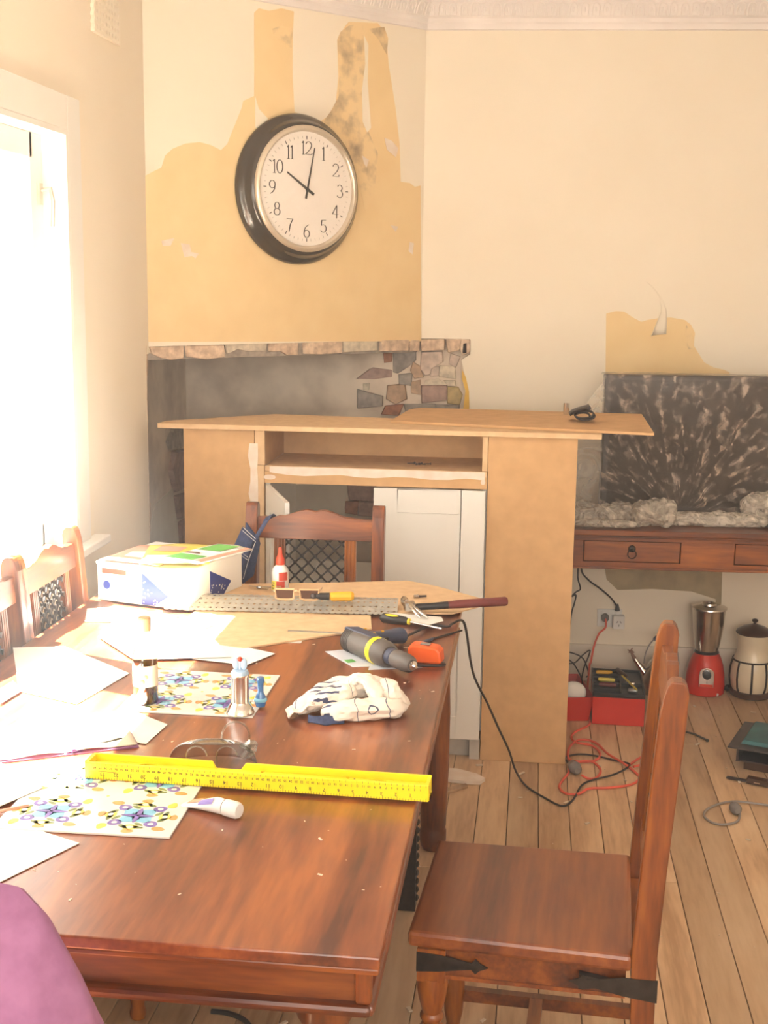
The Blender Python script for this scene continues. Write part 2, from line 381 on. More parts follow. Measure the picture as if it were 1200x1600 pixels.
# broken plaster down the edge of the opening
r = random.Random(11)
z = .45; 
while z < 1.40:
    h = .05+r.random()*.06; a = r.random()*.022+.008
    MB().prism([(X1+.001, 4.372, z), (X1-.004, 4.372+a, z+.004), (X1-.004, 4.372+a*(.3+r.random()), z+h-.004), (X1+.001, 4.372, z+h)], (-.10, .004, 0)).build('plaster_lump', 'rubble', wl)
    z += h
MB().prism([(-1.460,5.051,0.97),(-1.460,5.284,0.954),(-1.460,5.285,0.788),(-1.460,5.059,0.796),(-1.461,4.991,0.899)], (.02, 0, 0), inset=.08).build('brick', 'stone_mauve', wl)
MB().prism([(-1.460,5.040,0.786),(-1.460,5.274,0.768),(-1.460,5.269,0.679),(-1.460,5.100,0.677)], (.024, 0, 0), inset=.08).build('brick', 'stone_mauve', wl)
MB().prism([(-1.461,5.099,0.661),(-1.460,5.268,0.663),(-1.460,5.242,0.545),(-1.460,5.122,0.547)], (.02, 0, 0), inset=.08).build('brick', 'stone_red', wl)
MB().prism([(-1.460,4.790,0.789),(-1.460,5.042,0.82),(-1.460,5.073,0.714),(-1.460,5.180,0.53),(-1.460,5.213,0.397),(-1.460,4.623,0.532),(-1.460,4.717,0.701)], (.006, 0, 0)).build('cement_skim', 'render_pale', wl)
MB().prism([(-1.460,5.056,1.066),(-1.460,5.269,1.051),(-1.460,5.284,0.962),(-1.460,5.014,0.972),(-1.460,4.962,1.020)], (.012, 0, 0), inset=.1).build('mortar_patch', 'mortar', wl)
# back wall
wb = MB()
edge = [(-0.265,5.297,1.424),(-0.264,5.297,1.374),(-0.3,5.296,1.350),(-0.291,5.296,1.311),(-0.277,5.297,1.259),(-0.265,5.297,1.198),(-0.261,5.298,1.145)]
top = [(RC.x, yb(RC.x), 1.434), (RC.x, yb(RC.x), 2.85), (2.62, yb(2.62), 2.85), (2.62, yb(2.62), 0), (-.2, yb(-.2), 0)]
wb.prism([edge[0][:2]+(1.434,)]+[tuple(p) for p in edge[1:]]+[(-.215, yb(-.215), 1.0), (-.20, yb(-.2), .6)]+top[::-1][:4]+[(RC.x, yb(RC.x), 1.434)], (-NB*.05))
wb = struct(wb.build('wall_back', 'wall'))
MB().prism([(-1.5, yb(-1.5)+.045, 0), (.05, yb(.05)+.045, 0), (.05, yb(.05)+.045, 2.85), (-1.5, yb(-1.5)+.045, 2.85)], (-NB*.05)).build('cement_render', 'render', wb)
# the hacked-off masonry, stone by stone (outlines taken on the plane of the wall, each given its own depth)
STN = [
('stone_pink', [(-0.466,5.337,1.374),(-0.386,5.341,1.378),(-0.382,5.342,1.338),(-0.424,5.340,1.311),(-0.432,5.339,1.287),(-0.451,5.338,1.284),(-0.47,5.337,1.310)]),
('stone_grey', [(-0.583,5.332,1.372),(-0.495,5.336,1.381),(-0.494,5.336,1.342),(-0.523,5.335,1.317),(-0.563,5.333,1.290),(-0.582,5.332,1.295)]),
('stone_pink', [(-0.427,5.339,1.316),(-0.395,5.341,1.319),(-0.395,5.341,1.282),(-0.429,5.339,1.276)]),
('stone_cream', [(-0.39,5.341,1.322),(-0.332,5.344,1.318),(-0.325,5.344,1.270),(-0.392,5.341,1.277)]),
('stone_cream', [(-0.45,5.338,1.260),(-0.4,5.341,1.269),(-0.365,5.343,1.246),(-0.455,5.338,1.239)]),
('stone_mauve', [(-0.463,5.338,1.236),(-0.364,5.343,1.238),(-0.361,5.343,1.182),(-0.459,5.338,1.169)]),
('stone_ochre', [(-0.356,5.343,1.235),(-0.314,5.345,1.233),(-0.297,5.346,1.204),(-0.307,5.345,1.164),(-0.355,5.343,1.168)]),
('stone_tan', [(-0.605,5.330,1.233),(-0.538,5.334,1.242),(-0.529,5.334,1.184),(-0.572,5.332,1.162),(-0.609,5.330,1.182)]),
('stone_tan', [(-0.509,5.335,1.251),(-0.471,5.337,1.260),(-0.468,5.337,1.201),(-0.508,5.335,1.208)]),
('stone_grey', [(-0.56,5.333,1.282),(-0.507,5.335,1.288),(-0.511,5.335,1.240),(-0.557,5.333,1.245)]),
('stone_grey', [(-0.728,5.324,1.215),(-0.631,5.329,1.190),(-0.631,5.329,1.152),(-0.727,5.324,1.142)]),
('stone_orange', [(-0.663,5.328,1.197),(-0.623,5.330,1.201),(-0.626,5.329,1.182),(-0.666,5.327,1.187)]),
('stone_cream', [(-0.71,5.325,1.242),(-0.683,5.327,1.245),(-0.685,5.326,1.216),(-0.709,5.325,1.215)]),
('stone_red', [(-0.614,5.330,1.150),(-0.542,5.334,1.159),(-0.563,5.333,1.113),(-0.627,5.329,1.117)]),
('stone_grey', [(-0.534,5.334,1.160),(-0.411,5.340,1.162),(-0.41,5.340,1.132),(-0.526,5.334,1.130)]),
('stone_cream', [(-0.373,5.342,1.261),(-0.328,5.344,1.262),(-0.325,5.345,1.241),(-0.357,5.343,1.243)]),
('stone_pink', [(-0.349,5.343,1.373),(-0.309,5.345,1.361),(-0.326,5.344,1.318),(-0.353,5.343,1.331)]),
('stone_mauve', [(-0.729,5.324,1.263),(-0.67,5.327,1.309),(-0.592,5.331,1.300),(-0.592,5.331,1.273),(-0.661,5.328,1.262)]),
('stone_grey', [(-0.405,5.340,1.159),(-0.312,5.345,1.161),(-0.311,5.345,1.134),(-0.402,5.341,1.133)]),
('stone_tan', [(-0.502,5.336,1.334),(-0.475,5.337,1.318),(-0.461,5.338,1.276),(-0.496,5.336,1.270),(-0.512,5.335,1.301)]),
('stone_mauve', [(-0.768,5.322,0.809),(-0.659,5.328,0.812),(-0.658,5.328,0.746),(-0.759,5.323,0.749)]),
('stone_red', [(-0.778,5.322,0.737),(-0.726,5.324,0.741),(-0.731,5.324,0.686),(-0.781,5.322,0.693)]),
('stone_mauve', [(-0.721,5.325,0.736),(-0.65,5.328,0.738),(-0.644,5.329,0.68),(-0.723,5.325,0.683)]),
('stone_red', [(-0.625,5.329,1.369),(-0.591,5.331,1.372),(-0.593,5.331,1.337),(-0.622,5.330,1.332)]),
]
for m_, pl in STN:
    c = sum((Vector(p) for p in pl), Vector())/len(pl); c += NB*.0
    MB().prism([c+(Vector(p)-c)*1.20 for p in pl], NB*(.014+r.random()*.022), inset=.13).build('stone', m_, wb, bevel=.002)
MB().prism([(-0.625,5.323,1.387),(-0.267,5.341,1.401),(-0.26,5.342,1.136),(-0.729,5.318,1.127),(-0.752,5.317,1.239),(-0.69,5.320,1.293)], NB*.008).build('mortar_bed', 'render', wb)
MB().prism([(-1.440,5.283,0.797),(-0.767,5.316,0.813),(-0.785,5.315,0.722),(-0.771,5.316,0.611),(-0.791,5.315,0.414),(-1.445,5.282,0.396)], NB*.006).build('cement_skim', 'render_pale', wb)
MB().prism([(-0.297,5.296,1.311),(-0.28,5.297,1.277),(-0.266,5.297,1.219),(-0.264,5.297,1.145),(-0.288,5.296,1.145),(-0.281,5.297,1.224),(-0.296,5.296,1.272)], NB*.002).build('paint_remnant', 'yellow_paint', wb)
MB().prism([(0.281,5.325,1.546),(0.319,5.327,1.557),(0.352,5.328,1.555),(0.392,5.330,1.530),(0.423,5.332,1.515),(0.448,5.333,1.523),(0.494,5.335,1.531),(0.54,5.338,1.534),(0.597,5.341,1.525),(0.623,5.342,1.505),(0.64,5.343,1.474),(0.638,5.343,1.423),(0.66,5.344,1.390),(0.683,5.345,1.356),(0.722,5.347,1.336),(0.766,5.349,1.327),(0.787,5.350,1.317),(0.79,5.350,1.270),(0.29,5.325,1.261)], NB*.0012).build('paint_patch', 'patch', wb)
MB().prism([(0.313,5.326,0.533),(0.33,5.327,0.442),(0.378,5.330,0.397),(0.524,5.337,0.406),(0.683,5.345,0.4),(0.785,5.350,0.37),(0.798,5.351,0.276),(0.812,5.351,0.277),(0.804,5.351,0.546)], NB*.0012).build('paint_patch', 'patch_low', wb)
MB().prism([(0.603,5.341,1.504),(0.624,5.342,1.489),(0.634,5.342,1.448),(0.641,5.343,1.410),(0.618,5.342,1.407),(0.601,5.341,1.448)], NB*.002).build('paint_patch', 'patch_dark', wb)
# curling strip of wall paper above the cupboard top
CP = [Vector(p) for p in [(0.441,5.333,1.673),(0.468,5.334,1.651),(0.498,5.336,1.615),(0.521,5.337,1.565),(0.525,5.337,1.524),(0.526,5.337,1.467)]]
def curl(u, v):
    k = v*5; i = min(4, int(k)); p = CP[i].lerp(CP[i+1], k-i); w_ = .003+.085*max(0, v-.35)**1.3
    t = u*2.0
    return p+Vector((-1, -.05, 0))*w_*(1.25*sin(t*.9))+NB*(.0015+w_*.30*(1-cos(t)))-Vector((0, 0, 1))*.010*u*v
MB().grid(curl, 8, 10).build('peeling_paper', 'wall', wb, smooth=True, solid=.0006)
# chimney breast across the corner
wd = MB()
zz = 1.405
poly = [Vector((LC.x, LC.y, 1.425)), Vector((RC.x, RC.y, 1.43)), Vector((RC.x, RC.y, 2.85)), Vector((LC.x, LC.y, 2.85))]
wd.prism(poly, -DN*.11)
wd = struct(wd.build('wall_chimney_breast', 'wall'))
# broken lintel: pieces under the breast and along to the right on the back wall
ln = [(210,545,232,560),(232,543,291,566),(293,541,355,562),(357,540,385,553),(386,540,438,551),(440,539,468,557),(471,539,535,553),(537,538,590,552)]
LNP = [[(-1.386,4.369,1.414),(-1.349,4.406,1.424),(-1.344,4.411,1.401),(-1.362,4.393,1.404),(-1.385,4.370,1.385)], [(-1.347,4.408,1.426),(-1.248,4.507,1.426),(-1.248,4.507,1.380),(-1.283,4.472,1.375),(-1.319,4.436,1.385),(-1.340,4.415,1.399)],
 [(-1.244,4.511,1.426),(-1.129,4.626,1.425),(-1.127,4.628,1.381),(-1.181,4.574,1.373),(-1.241,4.514,1.385)], [(-1.127,4.628,1.427),(-0.995,4.760,1.429),(-0.999,4.756,1.398),(-1.065,4.690,1.400),(-1.090,4.665,1.408),(-1.121,4.634,1.392)],
 [(-0.993,4.762,1.429),(-0.896,4.859,1.429),(-0.896,4.859,1.380),(-0.933,4.822,1.379),(-0.954,4.801,1.396),(-0.991,4.764,1.395)], [(-0.881,4.874,1.428),(-0.752,5.003,1.430),(-0.751,5.004,1.383),(-0.828,4.927,1.380),(-0.879,4.876,1.384)],
 [(-0.75,5.005,1.430),(-0.623,5.132,1.430),(-0.623,5.132,1.389),(-0.696,5.059,1.386),(-0.747,5.008,1.385)], [(-0.616,5.139,1.432),(-0.511,5.244,1.432),(-0.513,5.242,1.386),(-0.569,5.186,1.385),(-0.616,5.139,1.386)], [(-0.508,5.247,1.432),(-0.472,5.283,1.431),(-0.472,5.283,1.382),(-0.508,5.247,1.383)]]
for i, pl in enumerate(LNP):
    MB().prism([Vector(p)-DN*.014 for p in pl], DN*(.010+r.random()*.012), inset=.05).build('lintel_stone', 'rubble' if i % 3 else 'stone_cream', wd, bevel=.003)
for a, b in ((0, 3), (3, 6), (6, 9)):
    p = Vector(LNP[a][0]); q = Vector(LNP[b-1][1])
    MB().prism([Vector((p.x, p.y, 1.378))-DN*.016, Vector((q.x, q.y, 1.378))-DN*.016, Vector((q.x, q.y, 1.44))-DN*.016, Vector((p.x, p.y, 1.44))-DN*.016], -DN*.09).build('lintel_core', 'mortar', wd)
for pl in ([(-0.473,5.287,1.431),(-0.37,5.292,1.435),(-0.369,5.292,1.388),(-0.467,5.287,1.382)], [(-0.368,5.292,1.435),(-0.3,5.296,1.436),(-0.309,5.295,1.387),(-0.356,5.293,1.376)], [(-0.315,5.295,1.436),(-0.266,5.297,1.434),(-0.264,5.297,1.380),(-0.298,5.296,1.366),(-0.307,5.295,1.395)]):
    MB().prism([Vector(p)-NB*.02 for p in pl], NB*(.018+r.random()*.01), inset=.05).build('lintel_stone', 'rubble', wb, bevel=.003)
MB().prism([Vector(p)+NB*.004 for p in [(-0.294,5.296,1.416),(-0.281,5.297,1.419),(-0.28,5.297,1.379),(-0.296,5.296,1.377)]], NB*.001).build('gap_shadow', 'underfloor', wb)
# stripped paint on the breast
MB().prism([(-1.357,4.398,1.442),(-1.352,4.403,2.007),(-1.322,4.433,2.029),(-1.306,4.449,2.039),(-1.295,4.460,2.081),(-1.274,4.481,2.106),(-1.238,4.517,2.127),(-1.198,4.557,2.136),(-1.165,4.590,2.129),(-1.137,4.618,2.114),(-1.118,4.637,2.138),(-1.099,4.656,2.195),(-1.074,4.681,2.269),(-1.070,4.685,2.292),(-1.037,4.718,2.314),(-1.036,4.719,2.599),(-1.022,4.733,2.617),(-0.992,4.763,2.614),(-0.953,4.802,2.630),(-0.915,4.840,2.626),(-0.919,4.836,2.532),(-0.919,4.836,2.398),(-0.913,4.842,2.274),(-0.831,4.924,2.250),(-0.806,4.949,2.271),(-0.779,4.976,2.326),(-0.771,4.984,2.420),(-0.776,4.979,2.552),(-0.749,5.006,2.607),(-0.738,5.017,2.623),(-0.641,5.114,2.636),(-0.612,5.143,2.604),(-0.602,5.153,2.492),(-0.575,5.180,2.329),(-0.559,5.196,2.197),(-0.553,5.202,2.053),(-0.52,5.235,2.051),(-0.501,5.254,2.037),(-0.48,5.275,2.044),(-0.467,5.288,1.423)], DN*.0012).build('paint_patch', 'patch', wd)
MB().prism([(-0.776,4.979,2.552),(-0.765,4.990,2.582),(-0.738,5.017,2.609),(-0.706,5.049,2.622),(-0.678,5.077,2.616),(-0.674,5.081,2.481),(-0.678,5.077,2.363),(-0.67,5.085,2.233),(-0.636,5.119,2.153),(-0.645,5.110,2.006),(-0.678,5.077,1.931),(-0.713,5.042,2.097),(-0.789,4.966,2.231),(-0.82,4.935,2.251),(-0.793,4.962,2.296),(-0.77,4.985,2.350),(-0.769,4.986,2.443)], DN*.0022).build('mould_stain', 'patch_dark', wd)
MB().prism([(-0.982,4.773,2.554),(-0.953,4.802,2.571),(-0.919,4.836,2.566),(-0.923,4.832,2.498),(-0.953,4.802,2.522),(-0.976,4.779,2.533)], DN*.0022).build('mould_stain', 'patch_dark', wd)
MB().prism([(-0.673,5.082,2.609),(-0.619,5.136,2.626),(-0.605,5.150,2.586),(-0.609,5.146,2.527),(-0.64,5.115,2.580)], DN*.0022).build('mould_stain', 'patch_dark', wd)
MB().prism([(-0.688,5.067,2.583),(-0.673,5.082,2.551),(-0.674,5.081,2.411),(-0.666,5.089,2.317),(-0.661,5.094,2.246),(-0.674,5.081,2.228),(-0.69,5.065,2.267),(-0.693,5.062,2.384),(-0.683,5.072,2.480)], DN*.0030).build('paint_remnant', 'wall', wd)
MB().prism([(-1.035,4.720,2.314),(-1.024,4.731,2.271),(-0.997,4.758,2.241),(-1.002,4.753,2.207),(-1.034,4.721,2.203)], DN*.0026).build('paint_remnant', 'wall', wd)
for px_ in ([(-0.691,5.064,2.140),(-0.667,5.088,2.126),(-0.675,5.080,2.096),(-0.684,5.071,2.112)], [(-0.614,5.141,2.215),(-0.587,5.168,2.206),(-0.564,5.191,2.180),(-0.572,5.183,2.145),(-0.604,5.151,2.171)], [(-0.517,5.238,1.821),(-0.502,5.253,1.816),(-0.506,5.249,1.771),(-0.521,5.234,1.785)], [(-0.587,5.168,1.882),(-0.56,5.195,1.879),(-0.569,5.186,1.858)],
            [(-1.310,4.445,1.791),(-1.274,4.481,1.802),(-1.285,4.470,1.775),(-1.307,4.448,1.774)], [(-1.256,4.499,1.785),(-1.231,4.524,1.782),(-1.224,4.531,1.742),(-1.246,4.509,1.737)], [(-1.242,4.513,1.759),(-1.205,4.550,1.751),(-1.215,4.540,1.733)]):
    MB().prism(px_, DN*.0026).build('plaster_fleck', 'filler', wd)
# unseen sides of the room, ceiling
struct(MB().box(2.62, 2.72, -1.72, 5.6, 0, 2.85).build('wall_right', 'wall'))
wr = MB().box(-1.46, -1.0, -1.82, -1.72, 0, 2.85).box(2.4, 2.72, -1.82, -1.72, 0, 2.85).box(-1.0, 2.4, -1.82, -1.72, 2.55, 2.85).box(-1.0, 2.4, -1.82, -1.72, 0, .85)  # opening behind the camera is added, sized for soft sky fill
struct(wr.build('wall_rear', 'wall'))
struct(MB().box(-1.46, 2.72, -1.82, 5.6, 2.80, 2.86).build('ceiling', 'ceil'))
# cornice with its row of moulded leaves
def cornice(name, a, b, nrm, x0, x1, step=.0425):
    a, b = Vector(a), Vector(b); d = (b-a).normalized(); N = Vector(nrm)
    prof = [(0, 2.640), (.010, 2.642), (.012, 2.662), (.018, 2.668), (.018, 2.682), (.030, 2.690), (.044, 2.735), (.056, 2.748), (.075, 2.752), (.080, 2.765), (.115, 2.785), (.14, 2.80), (0, 2.80)]
    vs = [p+N*o+Vector((0, 0, z)) for p in (a, b) for o, z in prof]; n = len(prof)
    t = MB().add(vs, [(i, i+1, n+i+1, n+i) for i in range(n-1)]+[tuple(range(n)), tuple(range(2*n-1, n-1, -1))]).build(name, 'ceil'); struct(t)
    m_ = MB(); pts = [(-.015, 0, 0), (-.015, .014, .030)]+[(-.015*cos(q), .016+.004*sin(q), .032+.014*sin(q)) for q in (.5, 1.1, PI/2, 2.0, 2.6)]+[(.015, .014, .030), (.015, 0, 0)]
    m_.tube(pts, .0028, 5)
    m_.ball((0, .010, .022), .004, .003, .012, 6)
    s0 = None; L = (b-a).length; s = x0
    ang = math.atan2(d.y, d.x)
    while s < min(L, x1):
        if s0 is None: s0 = o = m_.build('moulded_leaf', 'ceil', t)
        else: o = s0.copy(); COL.objects.link(o); o.parent = t
        p = a+d*s+N*.030; flip = 1 if Vector((-d.y, d.x, 0)).dot(N) > 0 else -1
        o.matrix_local = Matrix.Translation(p+Vector((0, 0, 2.688))) @ Matrix.Rotation(ang, 4, 'Z') @ Matrix.Scale(flip, 4, (0, 1, 0))
        s += step
    return t
cornice('trim_1', (RC.x, yb(RC.x), 0), (2.62, yb(2.62), 0), NB, .02, 1.55)
cornice('trim_2', (LC.x, LC.y, 0), (RC.x, RC.y, 0), DN, .25, 2)
cornice('trim_3', (-1.35, -1.72, 0), (-1.35, 4.405, 0), (1, 0, 0), 99, 100)
# baseboard along the back wall
def bb(y0, y1): return [(x, y) for x, y in ()]
sk = MB()
xa, xb_ = .06, 2.62
pr = [(0, 0), (.016, 0), (.016, .15), (.015, .1585), (.003, .160), (0, .1595)]
vs = [Vector((x, yb(x), 0))+NB*o+Vector((0, 0, z)) for x in (xa, xb_) for o, z in pr]
sk.add(vs, [(i, (i+1) % 6, 6+(i+1) % 6, 6+i) for i in range(6)]+[(0, 1, 2, 3, 4, 5), (11, 10, 9, 8, 7, 6)])
struct(sk.build('baseboard_back', 'skirt'))
# window
wn = struct(MB().box(-1.46, -1.337, 3.615, 3.632, .87, 2.055).build('window_1', 'white_gloss'))
for a in ((-1.352, -1.337, 3.632, 3.735, .87, 2.166), (-1.352, -1.337, 1.45, 3.632, 2.07, 2.166), (-1.352, -1.337, 1.34, 1.45, .87, 2.166)): MB().box(*a).build('architrave', 'white_gloss', wn, bevel=.003)
for a in ((-1.46, -1.337, 1.45, 1.465, .87, 2.055), (-1.46, -1.337, 1.45, 3.632, 2.055, 2.07)): MB().box(*a).build('window_frame', 'white_gloss', wn)
MB().box(-1.47, -1.30, 1.30, 3.81, .845, .87).build('window_sill', 'white_gloss', wn, bevel=.004)
ys = [1.465, 2.20, 2.93, 3.615]
for i in range(3):
    y0, y1 = ys[i], ys[i+1]
    if i: MB().box(-1.455, -1.40, y0-.022, y0+.022, .87, 2.055).build('mullion', 'white_gloss', wn, bevel=.003)
    a, b = y0+(.022 if i else 0), y1-(.022 if i < 2 else 0)
    s = MB().box(-1.445, -1.41, a, a+.07, .87, 2.055).box(-1.445, -1.41, b-.09, b, .87, 2.055).box(-1.445, -1.41, a+.07, b-.07, .87, .95).box(-1.445, -1.41, a+.07, b-.07, 1.985, 2.055).build('sash', 'white_gloss', wn, bevel=.003)
    MB().box(-1.43, -1.427, a+.07, b-.07, .95, 1.985).build('pane', 'glass', s)
    if i == 2:
        MB().box(-1.41, -1.402, b-.045, b-.02, 1.86, 1.92).tube([(-1.40, b-.032, 1.90), (-1.375, b-.032, 1.905), (-1.368, b-.032, 1.87), (-1.372, b-.032, 1.80)], .006, 8).build('window_latch', 'bezel', s, smooth=True)
# terracotta-style vent high on the left wall
t = thing('air_vent', 'small square air vent full of holes, high on the wall above the window', 'vent', (-1.35, 4.01, 2.47))
g = MB(); y0, y1, z0, z1, ny, nz_ = -.125, .125, -.085, .085, 8, 7
for i in range(ny+1):
    y = y0+.012+(y1-y0-.024)*i/ny; g.box(0, .012, y-.0080, y+.0080, z0, z1)
for j in range(nz_+1):
    z = z0+.006+(z1-z0-.012)*j/nz_; g.box(0, .0115, y0, y1, z-.0055, z+.0055)
g.build('grille', 'wall', t); MB().box(-.004, .0005, y0+.004, y1-.004, z0+.004, z1-.004).build('dark_backing', 'underfloor', t)
# twin socket
t = thing('power_socket', 'white double power socket low on the back wall under the console table', 'socket', (0, 0, 0))
sp = [(0.296,5.326,0.314),(0.4,5.331,0.314),(0.403,5.331,0.236),(0.299,5.326,0.238)]
MB().prism(sp, NB*.008).build('face_plate', 'white', t, bevel=.002)
sp = [Vector(p) for p in sp]
def onplate(u, v, o): return sp[0].lerp(sp[1], u).lerp(sp[3].lerp(sp[2], u), v)+NB*o
for u in (.22, .8):
    c = onplate(u, .2, .011); MB().box(-.006, .006, -.003, .003, -.008, .008, xf=T(c, R(2.9))).build('switch', 'white', t, bevel=.001)
MB().box(-.024, .024, -.018, .018, -.028, .028, xf=T(onplate(.83, .62, .024), R(2.9))).build('adapter', 'white', t, bevel=.003)
for dx, dz, ry in ((-.007, .006, .5), (.007, .006, -.5), (0, -.009, 0)):
    MB().box(-.0012, .0012, -.0005, .0005, -.0045, .0045, xf=T(onplate(.83, .66, .0426)+Vector((dx, 0, dz)), R(2.9), y=ry)).build('slot', 'ink', t)

# ================================================================ CHAIRS
def make_chair(label, group=None):
    """local: seat centre on the origin, sitter looks along +y, back at -y, width along x"""
    t = thing('dining_chair', label, 'chair', group=group)
    W = .22
    # seat
    sp = [(-W, -.2145), (W, -.2145), (W-.012, .202), (-W+.012, .202)]
    MB().prism([(x, y, .418) for x, y in sp], (0, 0, .032)).build('seat', 'seatw', t, bevel=.008)
    # aprons
    a = MB()
    for s in (-1, 1):
        a.box(s*.192-.009, s*.192+.009, -.205, .155, .362, .418).box(s*.192-.012, s*.192+.012, -.205, .155, .358, .366)
    a.each('side_apron', 'tablex', t)
    MB().box(-.17, .17, .150, .168, .362, .418).box(-.17, .17, -.235, -.215, .362, .418).each('apron', 'chairx', t)
    # turned front legs
    prof = [(.017, 0), (.019, .012), (.015, .03), (.021, .06), (.024, .12), (.021, .17), (.016, .185), (.026, .20), (.030, .218), (.029, .236), (.020, .252), (.018, .258), (.023, .266), (.023, .272), (.019, .278), (.027, .31), (.031, .338), (.030, .355)]
    for s in (-1, 1):
        m_ = MB().lathe(prof, 18, T((s*.184, .156, 0))); m_.box(s*.184-.027, s*.184+.027, .129, .183, .352, .418)
        m_.build('leg', 'chairw', t, smooth=True)
    # rear posts: straight below the seat, raked above with rounded tops
    def post(s):
        m_ = MB(); x0, x1 = s*.20-.019*(1 if s > 0 else 1), s*.20+.019
        sec = [(0, -.262, .040), (.30, -.238, .043), (.45, -.236, .046), (.62, -.245, .046), (.80, -.257, .047), (.90, -.264, .047), (.94, -.267, .043)]
        for q in (20, 45, 65, 82): sec.append((.94+.034*sin(R(q)), -.267-.002, .043*cos(R(q*.86))))
        vs = []
        for z, y, w_ in sec: vs += [(x0, y-w_/2, z), (x1, y-w_/2, z), (x1, y+w_/2, z), (x0, y+w_/2, z)]
        n = len(sec); fs = [(3, 2, 1, 0), tuple(4*n-4+k for k in range(4))]
        for i in range(n-1):
            for k in range(4): fs.append((4*i+k, 4*i+(k+1) % 4, 4*i+4+(k+1) % 4, 4*i+4+k))
        m_.add(vs, fs); return m_
    for s in (-1, 1):
        p = post(s).build('leg' if 0 else 'back_post', 'chairw', t, bevel=.003)
    def yb_(z): return -.236-(z-.45)*.064
    def lean(p):
        x, y, z = p; return (x, y+yb_(z), z)
    # top rail with a cupid's-bow crest
    n = 26; vs = []; fs = []
    for i in range(n+1):
        u = -1+2*i/n; x = .183*u; au = abs(u)
        if au > .62: zt = .929+.003*(1-au)
        elif au > .12: q = (.62-au)/.50; zt = .932+.024*(q*q*(3-2*q))
        else: zt = .956-.006*(1-au/.12)
        if .60 < au < .66: zt = .934
        for z in (.862, zt):
            for y in (-.011, .011): vs.append(lean((x, y, z)))
    for i in range(n):
        o = 4*i; fs += [(o, o+4, o+5, o+1), (o+2, o+3, o+7, o+6), (o, o+2, o+6, o+4), (o+1, o+5, o+7, o+3)]
    fs += [(0, 1, 3, 2), (4*n, 4*n+2, 4*n+3, 4*n+1)]
    MB().add(vs, fs).build('top_rail', 'chairx', t, bevel=.002)
    MB().prism([lean(p) for p in ((-.183, -.010, .515), (.183, -.010, .515), (.183, -.010, .556), (-.183, -.010, .556))], (0, .020, 0)).build('lower_rail', 'chairx', t, bevel=.002)
    # fluted splats
    for s in (-1, 1):
        m_ = MB()
        m_.prism([lean(p) for p in ((s*.112-.018, -.008, .555), (s*.112+.018, -.008, .555), (s*.112+.018, -.008, .864), (s*.112-.018, -.008, .864))], (0, .014, 0))
        for k in (-.0115, 0, .0115):
            for y in (-.0085, .0065): m_.tube([lean((s*.112+k, y, .557)), lean((s*.112+k, y, .862))], .0042, 6)
        m_.build('splat', 'chairw', t)
    # iron lattice
    m_ = MB(); xa, xb2, za, zb = -.094, .094, .556, .862; st = .042
    def clip(c0, sg):
        pts = []
        for z in (za, zb):
            x = sg*(z-za)+c0
            if xa <= x <= xb2: pts.append((x, z))
        for x in (xa, xb2):
            z = za+(x-c0)*sg
            if za < z < zb: pts.append((x, z))
        return sorted(pts, key=lambda p: p[1])
    k = -20
    while k < 20:
        for sg in (-1, 1):
            c_ = clip(k*st, sg)
            if len(c_) >= 2 and math.dist(c_[0], c_[-1]) > .01:
                a_, b_ = c_[0], c_[-1]
                m_.tube([lean((a_[0], .002*sg, a_[1])), lean((b_[0], .002*sg, b_[1]))], .0030, 5)
        k += 1
    i = 0
    for i in range(-5, 6):
        for j in range(0, 16):
            x = i*st/2; z = za+j*st/2
            if (i+j) % 2 == 0 and xa < x < xb2 and za < z < zb:
                for sx_ in (-1, 1):
                    c = Vector(lean((x, 0, z)))
                    m_.box(c.x-.0045, c.x+.0045, c.y-.008, c.y+.008, c.z-.0045, c.z+.0045) if sx_ > 0 else None
    m_.build('lattice_panel', 'iron', t)
    # stretchers
    for s in (-1, 1): MB().box(s*.19-.010, s*.19+.010, -.235, .150, .085, .112).build('stretcher', 'chairx', t)
    MB().box(-.18, .18, -.04, -.012, .086, .111).build('stretcher', 'chairx', t)
    # forged corner straps
    for s in (-1, 1):
        for f in (0, 1):
            xo = s*.2035
            if f: pts = [(.184, .372), (.184, .412), (.14, .410), (.08, .399), (.072, .408), (.064, .400), (.048, .393), (.064, .386), (.072, .378), (.08, .387), (.14, .376)]
            else: pts = [(-.262, .364), (-.262, .408), (-.20, .407), (-.135, .396), (-.127, .405), (-.119, .397), (-.102, .390), (-.119, .383), (-.127, .375), (-.135, .384), (-.20, .371)]
            xo = s*(.2125 if f else .2205)
            m_ = MB().prism([(xo, y, z) for y, z in pts], (-s*.004 if f else -s*.003, 0, 0))
            if not f: m_.prism([(s*.2035, -.215, .39), (s*.2035, -.12, .375), (s*.2035, -.12, .405)], (s*.015, 0, 0))
            else: m_.prism([(s*.2, .184, .372), (s*.2, .184, .412), (s*.2, .06, .39)], (s*.0125, 0, 0))
            m_.build('iron_strap', 'iron', t)
    return t
c0 = make_chair('dark wooden dining chair with back to the right, empty polished seat facing the table', 'wooden lattice-back dining chairs')
c0.location = (.0118, 2.426, 0); c0.rotation_euler = (0, 0, PI/2-R(3.6))
def chair(x, y, rz, label):
    c = copy_tree(c0); c.location = (x, y, 0); c.rotation_euler = (0, 0, rz); c['label'] = label; return c
chair(-.665, 3.620, PI, 'wooden dining chair at the far end of the table, denim pouch hung on its post')
chair(-1.005, 3.195, -PI/2, 'wooden lattice-back chair by the window, next to the white cardboard box')
chair(-1.005, 2.775, -PI/2, 'wooden lattice-back chair by the window, nearer one, cut by the left picture edge')
chair(-.745, 1.50, 0, 'wooden dining chair mostly hidden under a purple garment, at the near end')

